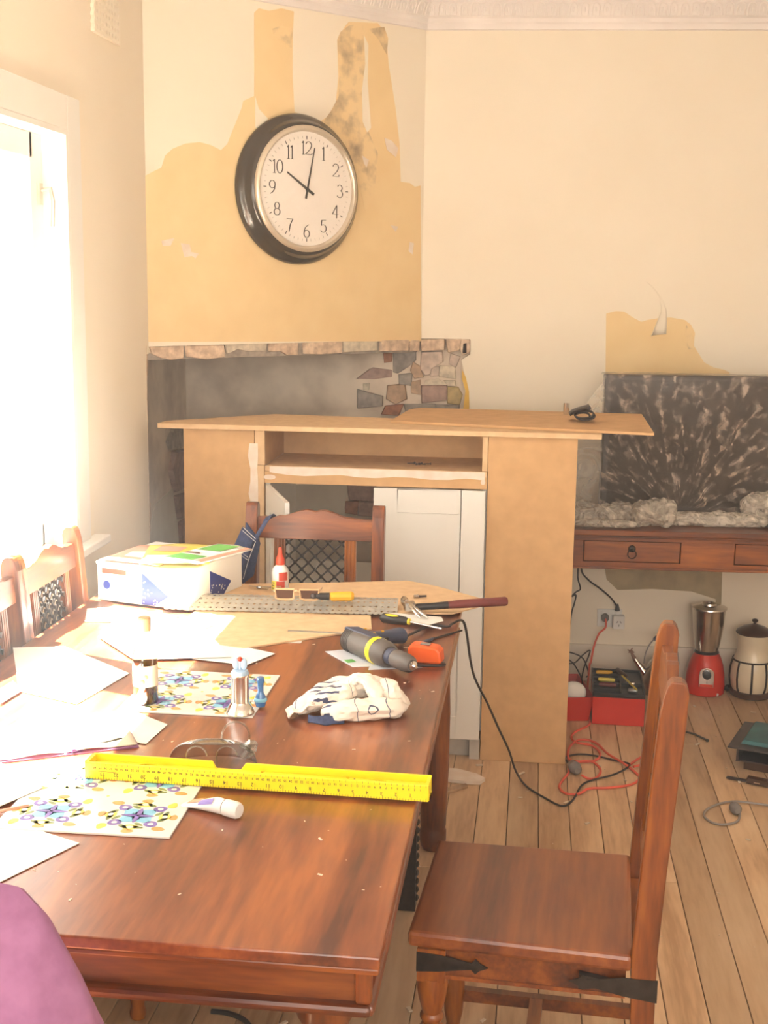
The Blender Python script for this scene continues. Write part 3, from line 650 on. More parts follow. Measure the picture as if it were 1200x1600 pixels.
# ================================================================ DINING TABLE
tb = thing('dining_table', 'large dark red-brown wooden dining table covered with tools, papers and sunlight', 'table', (-.705, 2.61, 0))
x0, x1, y0, y1 = -.53, .525, -1.034, 1.03
MB().box(x0, x1, y0, y1, .741, .76).build('tabletop', 'tabletop', tb, bevel=.003)
MB().box(x0+.004, x1-.002, y0+.004, y1-.004, .7305, .741).build('top_moulding', 'tablex', tb, bevel=.003)
ax0, ax1, ay0, ay1 = x0+.022, x1-.014, y0+.026, y1-.02
MB().box(ax0+.012, ax1-.012, ay0+.012, ay0+.03, .672, .7305).box(ax0+.012, ax1-.012, ay1-.03, ay1-.012, .672, .7305).each('end_apron', 'tablex', tb)
MB().box(ax0+.012, ax0+.03, ay0+.03, ay1-.03, .672, .7305).box(ax1-.03, ax1-.012, ay0+.03, ay1-.03, .672, .7305).each('side_apron', 'tabletop', tb)
def frame(f, name, mt):
    m_ = MB(); pts = f; 
    m_.add(*pts) if 0 else None
for nm, (a, b, c, d), mt in (('apron_moulding', (ax0, ax1, ay0-.004, ay0+.030), 'tablex'), ('apron_moulding', (ax0, ax1, ay1-.030, ay1+.004), 'tablex'),
                         ('apron_moulding', (ax0-.004, ax0+.030, ay0, ay1), 'tabletop'), ('apron_moulding', (ax1-.030, ax1+.004, ay0, ay1), 'tabletop')):
    MB().box(a, b, c, d, .654, .672).build(nm, mt, tb, bevel=.007)
for s in (ax0, ax1-.024): MB().box(s, s+.024, ay0, ay0+.02, .672, .731).build('corner_block', 'chairw', tb, bevel=.006)
lp = [(.030, 0), (.036, .012), (.040, .03), (.040, .058), (.036, .066), (.038, .075), (.043, .25), (.044, .42), (.040, .56), (.034, .60), (.042, .615), (.042, .654)]
for lx, ly in ((x0+.085, y0+.10), (x1-.09, y0+.10), (x0+.085, y1-.065), (x1-.075, y1-.065)):
    MB().lathe(lp, 24, T((lx, ly, 0))).build('leg', 'chairw', tb, smooth=True)
m_ = MB().box(.385, .435, .565, .605, .0, .62)
for i in range(24): m_.ball((.437, .585, .03+i*.024), .006, .014, .007, 8)
m_.build('carved_post', 'iron', tb)
# ================================================================ FIREPLACE JOINERY
YF = 4.318
mc = thing('fireplace_cupboard', 'unfinished raw board cupboard with open niche and white shaker doors', 'cupboard', (-.53, YF, 0))
def L_(*a):
    x0, x1, y0, y1, z0, z1 = a; return (x0+.53, x1+.53, y0-YF, y1-YF, z0, z1)
MB().box(*L_(-1.205, -.955, YF, YF+.018, 0, 1.148)).build('left_panel', 'mdf', mc)
MB().box(*L_(-.952, -.920, YF-.001, YF+.02, 0, 1.028)).box(*L_(-.952, -.918, YF-.001, YF+.02, 1.030, 1.148)).build('left_stile', 'mdf_pale', mc)
# streak of white filler down the joint
m_ = MB(); pts = []
r = random.Random(3)
la = [(-.965-.012*r.random()*(1 if z > .6 else .4), z) for z in [.62+i*.044 for i in range(12)]]
ra = [(-.944+.004*r.random(), z) for z in [.62+i*.044 for i in range(12)]]
m_.prism([(x+.53, -.0022, z) for x, z in la]+[(x+.53, -.0022, z) for x, z in ra[::-1]], (0, .0008, 0)).build('filler_streak', 'filler', mc)
MB().box(*L_(-.146, .152, YF, YF+.018, 0, 1.150)).build('right_panel', 'mdf', mc)
MB().box(*L_(.134, .152, YF+.018, YF+.40, 0, 1.150)).build('side_panel', 'mdf', mc)
MB().box(*L_(-1.205, -1.187, YF+.018, YF+.35, 0, 1.148)).build('side_panel', 'mdf', mc)
MB().box(*L_(-.166, -.148, YF-.001, YF+.02, 1.030, 1.148)).build('right_stile', 'mdf_pale', mc)
MB().box(*L_(-.918, -.148, YF-.002, YF+.36, 1.008, 1.028)).build('niche_shelf', 'mdf_pale', mc, bevel=.002)
MB().box(*L_(-.918, -.148, YF-.002, YF+.016, .968, 1.008)).build('fascia', 'mdf', mc)
MB().box(*L_(-.918, -.148, YF+.345, YF+.36, 1.028, 1.150)).build('niche_back', 'mdf', mc)
MB().box(*L_(-.934, -.919, YF+.02, YF+.36, 1.028, 1.150)).box(*L_(-.148, -.133, YF+.02, YF+.36, 1.028, 1.150)).each('niche_side', 'mdf', mc)
# sanded filler on the fascia front
m_ = MB(); P2 = [(-.90, 1.006)]
xs = [-.90+.062*i for i in range(13)]
m_.prism([(x+.53, -.0027, 1.008-.010*abs(sin(i*2.3))-.003) for i, x in enumerate(xs)]+[(x+.53, -.0027, 1.026) for x in xs[::-1]], (0, .0006, 0)).build('filler_smear', 'filler', mc)
m_ = MB()
for q, (cx, cz) in enumerate(((-.90, .988), (-.162, .992))):
    m_.prism([(cx+.53+(.022-q*.014)*cos(k*PI/5), -.0027, cz+.009*sin(k*PI/5)) for k in range(10)], (0, .0006, 0))
m_.each('filler_spot', 'filler', mc)
# thin top board, a pointed piece
MB().prism([(p[0]+.53, p[1]-YF, 1.1505) for p in [(-1.292, 4.300), (.230, 4.300), (.230, 4.62), (-.50, 4.66), (-.96, 4.71), (-1.285, 4.385)]], (0, 0, .017)).build('top_board', 'mdf_pale', mc, bevel=.001)
# carcass and plinth
MB().box(*L_(-.917, -.902, YF+.02, YF+.50, .10, .966)).box(*L_(-.163, -.148, YF+.02, YF+.50, .10, .966)).each('carcass_side', 'white_door', mc)
MB().box(*L_(-.902, -.163, YF+.03, YF+.48, .575, .593)).build('carcass_shelf', 'white_door', mc)
MB().box(*L_(-.902, -.163, YF+.02, YF+.50, .10, .118)).build('carcass_floor', 'white_door', mc)
MB().box(*L_(-.902, -.185, YF+.035, YF+.05, 0, .072)).build('plinth', 'plinth', mc)
MB().box(*L_(-.185, -.150, YF+.002, YF+.02, 0, .075)).build('plinth_stile', 'plinth', mc)
def shaker(w_, h):
    m_ = MB(); f = .082
    m_.box(0, w_, .004, .016, 0, h)
    m_.box(0, f, 0, .006, 0, h).box(w_-f, w_, 0, .006, 0, h).box(f, w_-f, 0, .006, 0, f).box(f, w_-f, 0, .006, h-f, h)
    return m_
d = shaker(.382, .885).build('door', 'white_door', mc, bevel=.0015, loc=(-.534+.53, -.018, .078))
d2 = shaker(.382, .885).build('door', 'white_door', mc, bevel=.0015, loc=(-.912+.53, -.012, .078)); d2.rotation_euler = (0, 0, R(-69))
# second, loose sheet on top
s = MB().prism([(-0.501,4.489,1.168)[:2]+(1.168,), (.401, 4.30, 1.168), (.412, 4.955, 1.168), (-.44, 5.00, 1.168), (-0.475,4.923,1.168)[:2]+(1.168,)], (0, 0, .009)).build('board_offcut', 'mdf', bevel=.001)
tag(s, 'loose raw board sheet lying on the right half of the cupboard top', 'board')
# screws in the niche
for i, (dx, dy, a) in enumerate(((-.03, .005, .3), (-.015, .012, 1.9), (0, 0, .8), (.012, -.01, 2.6), (.028, .004, .1), (-.005, -.014, 1.2))):
    m_ = MB(); M_ = T((-.392+dx, 4.45+dy, 1.0315), a)
    m_.tube([M_ @ Vector((-.013, 0, 0)), M_ @ Vector((.010, 0, 0))], .0018, 6); m_.tube([M_ @ Vector((.010, 0, 0)), M_ @ Vector((.013, 0, 0))], .0038, 8)
    tag(m_.build('screw', 'dkmetal'), 'small dark screw lying in the little heap on the cupboard niche shelf', 'screw', 'screws on the niche shelf')
# wallet roll and metal tube
t = thing('rolled_pouch', 'folded black leather pouch lying on the loose board sheet', 'pouch', (.178, 4.62, 1.178), R(2))
m_ = MB()
def spiral(k): 
    q = k/30*PI*3.1; rr = .019-.0035*q/PI
    return rr, q
out = []
for k in range(31):
    rr, q = spiral(k); out.append((-.048*(1 if cos(q) > 0 else 1)*cos(q)*(rr/.019), .002+.0215+rr*1.05*sin(q)-.001))
vs = []; fs = []
for i, (x, z) in enumerate(out): vs += [(x, -.045, z), (x, .05, z)]
for i in range(len(out)-1): fs.append((2*i, 2*i+2, 2*i+3, 2*i+1))
MB().add(vs, fs).build('rolled_body', 'leather', t, smooth=True, solid=.004)
def flp(u, v): return Vector((-.048+.070*u, -.045+.095*v, .024+.030*u**.6))
MB().grid(flp, 6, 3).build('flap', 'leather', t, smooth=True, solid=.005)
MB().tube([(.018, -.047, .052), (.018, .04, .052)], .006, 10).build('flap_edge', 'leather', t, smooth=True)
m_ = MB().tube([(0.123,4.850,1.160)[:2]+(1.178,), (0.123,4.850,1.160)[:2]+(1.222,)], .011, 14)
tag(m_.build('metal_tube', 'chrome', smooth=True), 'short shiny metal tube standing behind the black pouch', 'tube')

# ================================================================ CONSOLE TABLE
cs = thing('console_table', 'long reddish wooden console table with ring-handled drawers along the back wall', 'table', (.9, yb(.9)-.03, 0), R(2.86))
# local: x along the wall, y negative to the room
cx0, cx1, cyf = -.86, .70, -.56
MB().box(cx0, cx1, cyf, -.01, .742, .762).build('tabletop', 'consolew', cs, bevel=.003)
MB().box(cx0+.005, cx1-.005, cyf+.008, -.012, .733, .742).build('top_moulding', 'consolew', cs, bevel=.002)
zf0, zf1 = .625, .733
m_ = MB(); yf = cyf+.012
dr = [(-.725, -.365), (-.168, .19), (.33, .66)]
m_.box(cx0+.01, cx1-.01, yf, yf+.018, zf0, zf0+.014).box(cx0+.01, cx1-.01, yf, yf+.018, zf1-.012, zf1)
px_ = cx0+.01
for a, b in dr: m_.box(px_, a, yf, yf+.018, zf0+.014, zf1-.012); px_ = b
m_.box(px_, cx1-.01, yf, yf+.018, zf0+.014, zf1-.012)
m_.build('front_frame', 'consolew', cs, bevel=.002)
MB().box(cx0+.012, cx1-.012, yf+.001, -.02, zf0-.004, zf0).build('base_board', 'consolew', cs)
MB().box(cx0+.005, cx1-.005, yf-.004, yf+.012, zf0-.012, zf0-.003).build('bottom_moulding', 'consolew', cs, bevel=.003)
MB().box(cx0+.01, cx0+.03, yf+.018, -.02, zf0, zf1).box(cx1-.03, cx1-.01, yf+.018, -.02, zf0, zf1).box(cx0+.01, cx1-.01, -.04, -.02, zf0, zf1).each('apron', 'consolew', cs)
for a, b in dr:
    d_ = MB().box(a+.003, b-.003, yf+.004, yf+.02, zf0+.017, zf1-.015).build('drawer', 'consolew', cs, bevel=.002)
    cx = (a+b)/2
    MB().ball((cx, yf+.001, .692), .014, .006, .014, 12).tube([(cx+.016*sin(q), yf-.006, .672+.016*cos(q)) for q in [2*PI*k/16 for k in range(16)]], .0022, 6, closed=True).ball((cx, yf-.006, .690), .005, .006, .005, 8).build('ring_handle', 'iron', d_, smooth=True)
for lx in (cx0+.045, cx1-.045):
    for ly in (cyf+.05, -.06):
        if lx < -.5: continue
        MB().box(lx-.03, lx+.03, ly-.03, ly+.03, 0, zf0-.012).build('leg', 'consolew', cs, bevel=.004)
for i in range(8):
    x = cx0+.14+i*.2
    MB().box(x-.008, x+.008, cyf+.03, cyf+.046, .762, .7625).build('inlay_plug', 'brownwood', cs)
# ================================================================ TELEVISION UNDER PLASTIC
tv = thing('television', 'flat dark television wrapped in crinkled clear plastic on the console table', 'television', (.76, 5.10, .7635), R(2.86))
MB().box(-.49, .49, -.03, .03, .022, .555).build('casing', 'black', tv, bevel=.006)
MB().box(-.465, .465, -.032, -.030, .045, .535).build('screen', 'screen', tv)
MB().box(-.25, .25, -.09, .08, 0, .012).box(-.05, .05, -.02, .03, .01, .03).build('stand', 'black', tv, bevel=.003)
ps = thing('plastic_sheet', 'crumpled clear plastic dust sheet draped over the television and bunched on the table', 'sheet', (.27, 5.04, .7635), R(2.86))
r = random.Random(5)
RID = [((.06, .53), (.62, -.02), .018), ((.30, .35), (.40, .02), .02), ((.30, .0), (.72, .34), .016), ((.30, 0), (.98, .12), .014), ((.05, .2), (.30, .02), .018), ((.3, 0), (.16, .35), .018), ((.3, .02), (.55, .45), .012)]
def ridge(x, z):
    h = 0
    for (ax, az), (bx, bz), w_ in RID:
        dx, dz = bx-ax, bz-az; L2 = dx*dx+dz*dz; t_ = max(0, min(1, ((x-ax)*dx+(z-az)*dz)/L2))
        d_ = math.hypot(x-ax-t_*dx, z-az-t_*dz); h += .022*math.exp(-(d_/w_)**2)
    return h
def sheet(u, v):
    x = -.005+1.02*u; z = .558-.545*v
    f = .6+.9*v
    y = .03-.052-.02*v-ridge(x, z)*1.0-.011*f*abs(nz(x*9+4*z, z*11, 1))-.010*f*abs(nz(x*23, z*17+x*9, 5))-.006*abs(nz(x*48, z*40, 9))
    return Vector((x, y, z))
MB().grid(sheet, 120, 70).build('front_drape', 'film_rad', ps, smooth=True)
def over(u, v):
    x = -.005+1.02*u; return Vector((x, -.022+.10*v, .558+.004-.10*max(0, v-.9)+.003*nz(x*20, v*4)))
MB().grid(over, 50, 4).build('top_fold', 'film_thin', ps, smooth=True)
def tent(u, v):
    a = Vector((0, -.02, .556)); b = Vector((-.30, -.04, .30)).lerp(Vector((-.25, -.10, .02)), v); 
    x = -.0-(.02+.25*v**.8)*u; z = .556*(1-v)+.02*v-.05*u*(1-v)
    return Vector((x, -.018-.05*u*v-.018*abs(nz(x*14, z*10)), z))
MB().grid(tent, 22, 34).build('side_drape', 'film_thin', ps, smooth=True)
def bunch(x0, x1, y, zc, rad, seed, name='bunched_fold'):
    def f(u, v):
        x = x0+(x1-x0)*u; q = 2*PI*v
        e_ = (max(.0, 1-(2*u-1)**6))**.5*.85+.15
        rr = rad*e_*(1+.35*nz(x*16, cos(q)*1.4+seed, sin(q)*1.4)+.25*nz(x*45, cos(q)*3, sin(q)*3+seed))
        return Vector((x, y+rr*1.25*cos(q)+.015*nz(x*9, seed), max(.004, zc+rr*sin(q)+.01*nz(x*8, seed+3))))
    return MB().grid(f, 60, 26).build(name, 'film_bunch', ps, smooth=True)
bunch(-.18, .14, -.17, .036, .042, 1); bunch(.10, .27, -.21, .052, .052, 7); bunch(.22, .62, -.17, .024, .030, 13); bunch(.52, .86, -.13, .07, .055, 21)
bunch(-.18, .12, -.26, .016, .016, 31)
for i, (a, b) in enumerate((((.05, .53), (.30, .06)), ((.62, .34), (.33, .06)), ((.02, .40), (.27, .05)), ((.15, .30), (.28, .04)), ((.40, .40), (.30, .05)))):
    def pl(u, v, a=a, b=b, i=i):
        p = Vector((a[0], -.06, a[1])).lerp(Vector((b[0], -.13, b[1])), u); q = 2*PI*v; rr = (.004+.020*u)*(1+.5*nz(u*9, cos(q)*2+i, sin(q)*2))
        return p+Vector((rr*cos(q), rr*.8*sin(q), 0))
    if i in (): MB().grid(pl, 26, 10).build('gathered_pleat', 'film_bunch', ps, smooth=True)
# paper and gadget on the console
t = MB().prism([(p[0], p[1], .7636) for p in [(0.648,5.022,0.763),(0.837,5.044,0.763),(0.845,4.896,0.763),(0.657,4.874,0.763)]], (0, 0, .0012)).build('paper_sheet', 'paper')
tag(t, 'white sheet of paper lying at the front of the console table', 'paper')
t = thing('dark_gadget', 'small black gadget with a clip on the console table at the right picture edge', 'gadget', (.925, 4.90, .7636), R(20))
MB().box(-.03, .03, -.03, .03, 0, .055).build('body', 'black', t, bevel=.006); MB().tube([(-.034, -.034, .01), (-.034, -.034, .06), (-.02, -.034, .07)], .003, 6).build('clip', 'chrome', t)
MB().ball((0, 0, .057), .02, .02, .01, 12).build('dial', 'darkgrey', t, smooth=True)

# ================================================================ WALL CLOCK
ck = thing('wall_clock', 'big round wall clock with dark rim and arabic numerals on the stripped chimney breast', 'clock')
CC = Vector((-0.907,4.848,1.994)) + DN*.003
# frame: local x along the wall, local z up, local y into the wall
ck.matrix_world = Matrix(((DD.x, -DN.x, 0, CC.x), (DD.y, -DN.y, 0, CC.y), (0, 0, 1, CC.z), (0, 0, 0, 1)))
TOUT = Matrix.Rotation(PI/2, 4, 'X')      # lathe axis -> local -y (out of the wall)
MB().lathe([(.262, 0), (.273, .004), (.274, .016), (.268, .026), (.256, .034), (.246, .044), (.243, .056), (.236, .064), (.228, .067)], 72, TOUT, capt=False).build('rim', 'clockrim', ck, smooth=True)
MB().lathe([(.229, .064), (.228, .072), (.222, .078), (.214, .079), (.208, .074), (.206, .066)], 72, TOUT, capb=False, capt=False).build('bezel', 'bezel', ck, smooth=True)
MB().lathe([(.212, .058), (.212, .0655)], 64, TOUT).build('dial', 'clockface', ck)
m_ = MB(); m2 = MB()
for i in range(60):
    q = 2*PI*i/60; a, b = (.178, .190) if i % 5 == 0 else (.181, .189)
    d = Vector((sin(q), 0, cos(q)))
    (m_ if i % 5 == 0 else m2).obox(d*a+Vector((0, -.0662, 0)), d*b+Vector((0, -.0662, 0)), .0030 if i % 5 == 0 else .0011, .0006, up=(0, 1, 0))
m_.each('hour_mark', 'ink', ck); m2.each('minute_mark', 'ink_grey', ck)
# serif numerals drawn stroke by stroke: each a list of polylines with pen width (thick, thin)
def arc(cx, cz, rx, rz, a0, a1, n=14): return [(cx+rx*cos(R(a0+(a1-a0)*i/n)), cz+rz*sin(R(a0+(a1-a0)*i/n))) for i in range(n+1)]
DG = {
'1': [[(0, -.5), (0, .5)], [(-.13, .36), (0, .5)], [(-.12, -.5), (.12, -.5)]],
'2': [arc(0, .22, .27, .27, 165, -20)+[(.12, -.1), (-.28, -.46)], [(-.30, -.47), (.30, -.47)], [(.30, -.47), (.33, -.36)]],
'3': [arc(-.02, .25, .23, .24, 150, -85), arc(-.02, -.22, .28, .27, 88, -150)],
'4': [[(.12, -.5), (.12, .5)], [(.12, .5), (-.30, -.18)], [(-.30, -.18), (.30, -.18)]],
'5': [[(-.16, .47), (.24, .49)], [(-.16, .47), (-.20, .10)], arc(-.01, -.17, .28, .30, 130, -150)],
'6': [arc(0, -.2, .26, .29, 0, 360, 22), [(-.25, -.15), (-.20, .15), (-.05, .36), (.18, .5)]],
'7': [[(-.28, .46), (.30, .46)], [(.30, .46), (.04, 0), (-.06, -.5)]],
'8': [arc(0, .24, .21, .24, 0, 360, 22), arc(0, -.23, .27, .26, 0, 360, 22)],
'9': [arc(0, .2, .26, .29, 0, 360, 22), [(.25, .15), (.20, -.15), (.05, -.36), (-.18, -.5)]],
'0': [arc(0, 0, .27, .5, 0, 360, 26)]}
def numeral(s, c, h, nm, tw=.20, tn=.07):
    m_ = MB(); W_ = .62*h if len(s) > 1 else 0; n = len(s)
    wd_ = {'1': .34}
    tot = sum(wd_.get(k, .66) for k in s); x = -tot/2
    for ch in s:
        w_ = wd_.get(ch, .66); cx = x+w_/2; x += w_
        for pl in DG[ch]:
            for (ax, az), (bx, bz) in zip(pl, pl[1:]):
                L_ = math.hypot(bx-ax, bz-az)
                if L_ < 1e-5: continue
                vert = abs(bz-az)/L_; th = (tn+(tw-tn)*vert**1.5)*.55*h
                ex = (bx-ax)/L_*.012; ez = (bz-az)/L_*.012
                m_.obox(c+Vector(((cx+ax-ex)*h, -.0663, (az-ez)*h)), c+Vector(((cx+bx+ex)*h, -.0663, (bz+ez)*h)), th, .0006, up=(0, 1, 0))
    return m_.build(nm, 'ink', ck)
for i in range(1, 13):
    q = 2*PI*i/12; rr = .152 if i not in (10, 11, 12) else .147
    numeral(str(i), Vector((rr*sin(q), 0, rr*cos(q))), .047, 'numeral', .16, .06)
def hand(q, L, w_, nm, y):
    d = Vector((sin(q), 0, cos(q))); n_ = Vector((cos(q), 0, -sin(q))); m_ = MB()
    p = [d*-.035+n_*w_, d*L+n_*w_*.45, d*L-n_*w_*.45, d*-.035-n_*w_]
    m_.prism([v+Vector((0, y, 0)) for v in p], (0, -.0015, 0)); return m_.build(nm, 'ink', ck)
hand(R(12), .152, .0042, 'minute_hand', -.071); hand(R(302), .105, .0055, 'hour_hand', -.069)
MB().lathe([(.006, .066), (.006, .074)], 14, TOUT).build('hub', 'ink', ck)

# ================================================================ THINGS ON THE DINING TABLE (top at z = .76)
TZ = .7604
def sheet_of(name, pts, m, label, cat='paper', group=None, h=.0012, curlv=0, z=TZ):
    o = MB().prism([(p[0], p[1], z) for p in pts], (0, 0, h)).build(name, m); return tag(o, label, cat, group)
# decorated tile mats
def tile_mat(c, s, ang, label):
    t = thing('floral_table_mat', label, 'mat', (c[0], c[1], TZ), ang, 'floral table mats')
    MB().box(-s, s, -s, s, 0, .004).build('mat_board', 'tileglaze', t, bevel=.001)
    m_ = MB(); r = random.Random(2)
    def petal(cx, cy, a, L, w_, mi, h):
        pts = []
        for k in range(10):
            q = 2*PI*k/10; x = L*cos(q); y = w_*sin(q)*(1-.25*cos(q)); pts.append((cx+x*cos(a)-y*sin(a), cy+x*sin(a)+y*cos(a), h))
        m_.prism(pts, (0, 0, .0002), mi)
    q_ = s/2
    for cx in (-q_, q_):
        for cy in (-q_, q_):
            for k in range(4):
                a = PI/4+k*PI/2
                petal(cx+.016*cos(k*PI/2+PI/4), cy+.016*sin(k*PI/2+PI/4), a, .019, .016, 0, .004)
                petal(cx+.014*cos(k*PI/2), cy+.014*sin(k*PI/2), k*PI/2, .016, .0042, 1, .0042)
                px_, py_ = cx+.044*cos(a), cy+.044*sin(a)
                petal(px_, py_, a, .0125, .0115, 1, .004); petal(px_, py_, a, .005, .005, 5, .0042)
                for g in (-.55, .55): petal(cx+.047*cos(a+g), cy+.047*sin(a+g), a+g+1.2, .012, .0045, 2, .004)
                b = k*PI/2
                petal(cx+.047*cos(b), cy+.047*sin(b), b, .011, .013, 3, .004); petal(cx+.047*cos(b), cy+.047*sin(b), b, .005, .006, 5, .0042)
                petal(cx+.062*cos(b), cy+.062*sin(b), b+PI/2, .011, .007, 4, .004)
                petal(cx+.036*cos(b+.32), cy+.036*sin(b+.32), b+1.0, .010, .004, 2, .004)
                petal(cx+.068*cos(a), cy+.068*sin(a), a+.6, .012, .008, 4 if k % 2 else 3, .004)
    petal(0, 0, 0, .003, .003, 3, .004)
    m_.add([], []); m_.build('floral_print', ['skyprint', 'purpleprint', 'oliveprint', 'yellowprint', 'orangeprint', 'tileglaze'], t)['kind'] = 'stuff'
    return t
tile_mat((-.715, 2.045), .150, R(1), 'square floral table mat under the left end of the yellow spirit level')
tile_mat((-.702, 2.637), .145, R(0), 'square floral table mat under the pepper mill and the sauce bottle')
# yellow spirit level
lv = thing('spirit_level', 'long yellow spirit level with ruler markings, reaching past the table edge', 'level', (-.470, 2.132, .7655), R(-1.6))
Lx = .312; hy = .026; hz = .030
m_ = MB()
# I-beam lying on its side: front rail with rule, rear rail with a notch, thin web with windows
m_.box(-Lx, Lx, -hy, -hy+.007, 0, hz)
prof = [(-Lx, 0), (Lx, 0), (Lx, hz), (-.025, hz), (-.035, hz*.55), (-.080, hz*.55), (-.088, hz), (-Lx, hz)]
m_.prism([(x, hy-.006, z) for x, z in prof], (0, .006, 0))
m_.box(-Lx, -Lx+.006, -hy+.007, hy-.006, 0, hz).box(Lx-.006, Lx, -hy+.007, hy-.006, 0, hz)
m_.build('frame', 'yellow', lv, bevel=.0012)
# web in cells round the window holes
wb_ = MB(); wz0, wz1 = .012, .018
def hole(cx, rx, ry, n=24):
    outer = []; inner = []
    hx = rx+.006; yy = hy-.0062
    for k in range(n):
        q = 2*PI*k/n; c_, s_ = cos(q), sin(q); kk = min(hx/max(abs(c_), 1e-6), yy/max(abs(s_), 1e-6)); outer.append((cx+c_*kk, s_*kk)); inner.append((cx+rx*c_, ry*s_))
    vs = [(x, y, wz1) for x, y in outer]+[(x, y, wz1) for x, y in inner]+[(x, y, wz0) for x, y in inner]
    wb_.add(vs, [(k, (k+1) % n, n+(k+1) % n, n+k) for k in range(n)]+[(n+k, n+(k+1) % n, 2*n+(k+1) % n, 2*n+k) for k in range(n)]); return cx-hx, cx+hx
hs = sorted([hole(-.262, .013, .007), hole(-.205, .025, .017), hole(-.08-.05, .0, .0) if 0 else hole(-.120, .052, .006), hole(.085, .075, .006), hole(.218, .022, .017), hole(.275, .011, .007)])
x = -Lx+.006
for a, b in hs:
    if a > x: wb_.box(x, a, -hy+.007, hy-.006, wz0, wz1)
    x = b
wb_.box(x, Lx-.006, -hy+.007, hy-.006, wz0, wz1); wb_.build('web', 'yellow', lv)
for cx in (-.205, .218):
    m_ = MB().tube([(cx-.016, 0, .014), (cx+.016, 0, .014)], .006, 10); m_.build('bubble_vial', 'yellow_deep', lv, smooth=True)
    MB().box(cx-.004, cx-.002, -.0065, .0065, .010, .0205).box(cx+.002, cx+.004, -.0065, .0065, .010, .0205).build('vial_ring', 'ink', lv)
m_ = MB().prism([(.172, -.006, wz1), (.179, -.006, wz1), (.177, .014, wz1), (.174, .014, wz1)], (0, 0, .0004)); m_.build('arrow_print', 'ink', lv)
m_ = MB()
for k in range(0, 122):
    x = Lx-.004-k*.00508; h_ = .0065 if k % 5 == 0 else .004
    m_.box(x-.0003, x+.0003, -hy-.0004, -hy, .0, h_)
    if k % 2 == 0: m_.box(x-.0003, x+.0003, -hy-.0004, -hy, hz-.004, hz)
m_.box(-Lx+.01, -Lx+.06, -hy-.0004, -hy, hz*.5, hz*.5+.0006)
m_.build('rule_ticks', 'ink', lv)
for k in range(1, 24):
    text_mesh(str(k), .0095, 'rule_number', 'ink', lv, T((Lx-.006-k*.0254, -hy-.0005, .0105)) @ Matrix.Rotation(PI/2, 4, 'X') @ Matrix.Rotation(PI, 4, 'Z'), .0002)
for k in range(1, 61):
    text_mesh(str(k), .0058, 'rule_number', 'ink', lv, T((Lx-.004-k*.01, -hy-.0005, .0215)) @ Matrix.Rotation(PI/2, 4, 'X') @ Matrix.Rotation(PI, 4, 'Z'), .0002)
# white glue tube
gt = thing('glue_tube', 'white tube with pink and violet print lying near the yellow spirit level', 'tube', (-.497, 2.004, TZ+.0145), 0)
ax = Matrix.Rotation(math.atan2(-.045, .10), 4, 'Z')
def gtube(u, v):
    q = 2*PI*v; w_ = .018*(1-u)+.013*u; h_ = .0015*(1-u)**1.2+.0135*min(1, u*1.25)
    return ax @ Vector((-.085+.085*u, w_*cos(q), h_*sin(q)-.0135+max(h_, .002)))
MB().grid(gtube, 14, 20).build('body', 'white', gt, smooth=True)
MB().lathe([(.010, 0), (.0142, .002), (.0145, .026), (.012, .031), (.006, .032)], 22, ax @ along((0, 0, 0), (1, 0, 0))).build('cap', 'white', gt, smooth=True)
def gband(u, v):
    p = gtube(.12+.33*u, .13+.22*v); return p+Vector((0, -.0003, .0014))
MB().grid(gband, 6, 4).build('printed_band', 'pinkprint', gt)
def gband2(u, v):
    p = gtube(.45+.35*u, .30+.14*v); return p+Vector((-.0004, -.0012, .0012))
MB().grid(gband2, 6, 3).build('printed_band', 'purpleprint', gt)
# safety goggles
gg = thing('safety_goggles', 'clear plastic safety goggles lying behind the yellow spirit level', 'goggles', (-.565, 2.235, TZ), R(8))
def brow(u, v):
    q = PI*(.02+.96*u); rx, ry = .082, .050
    return Vector((-.01-rx*cos(q)*(1-.52*v*v), -.012+ry*sin(q)*(1-.45*v)-.012*v, .001+.046*sin(v*PI/2)))
MB().grid(brow, 26, 7).build('lens_shield', 'goggle', gg, smooth=True, solid=.0016)
def topsh(u, v):
    q = PI*(.02+.96*u); return Vector((-.01-.040*cos(q)*(1-v*.6), -.024+.0325*sin(q)*(1-v), .045+.002*sin(v*3)))
MB().grid(topsh, 20, 4).build('upper_rim', 'goggle', gg, smooth=True, solid=.0014)
for s in (-1, 1):
    MB().tube([(-.01+s*.028+.019*cos(q), -.028, .025+.019*sin(q)) for q in [R(a) for a in range(0, 181, 15)]]+[(-.01+s*.028-.019, -.030, .002)], .0016, 6).build('eye_rim', 'goggle', gg, smooth=True)
MB().tube([(.03+.026*cos(R(a)), .02+.004*cos(R(a)), .045+.030*sin(R(a))) for a in range(-20, 210, 12)], .0022, 6).build('folded_temple', 'goggle', gg, smooth=True)
r = random.Random(9)
m_ = MB()
for k in range(6): m_.box(-.011, .011, -.006, .006, -.004, .004, xf=T((.048+.018*r.random(), -.012+.03*r.random(), .012+.034*r.random()), r.random()*3, r.random(), r.random()))
m_.build('hinge_vent', 'goggle', gg)
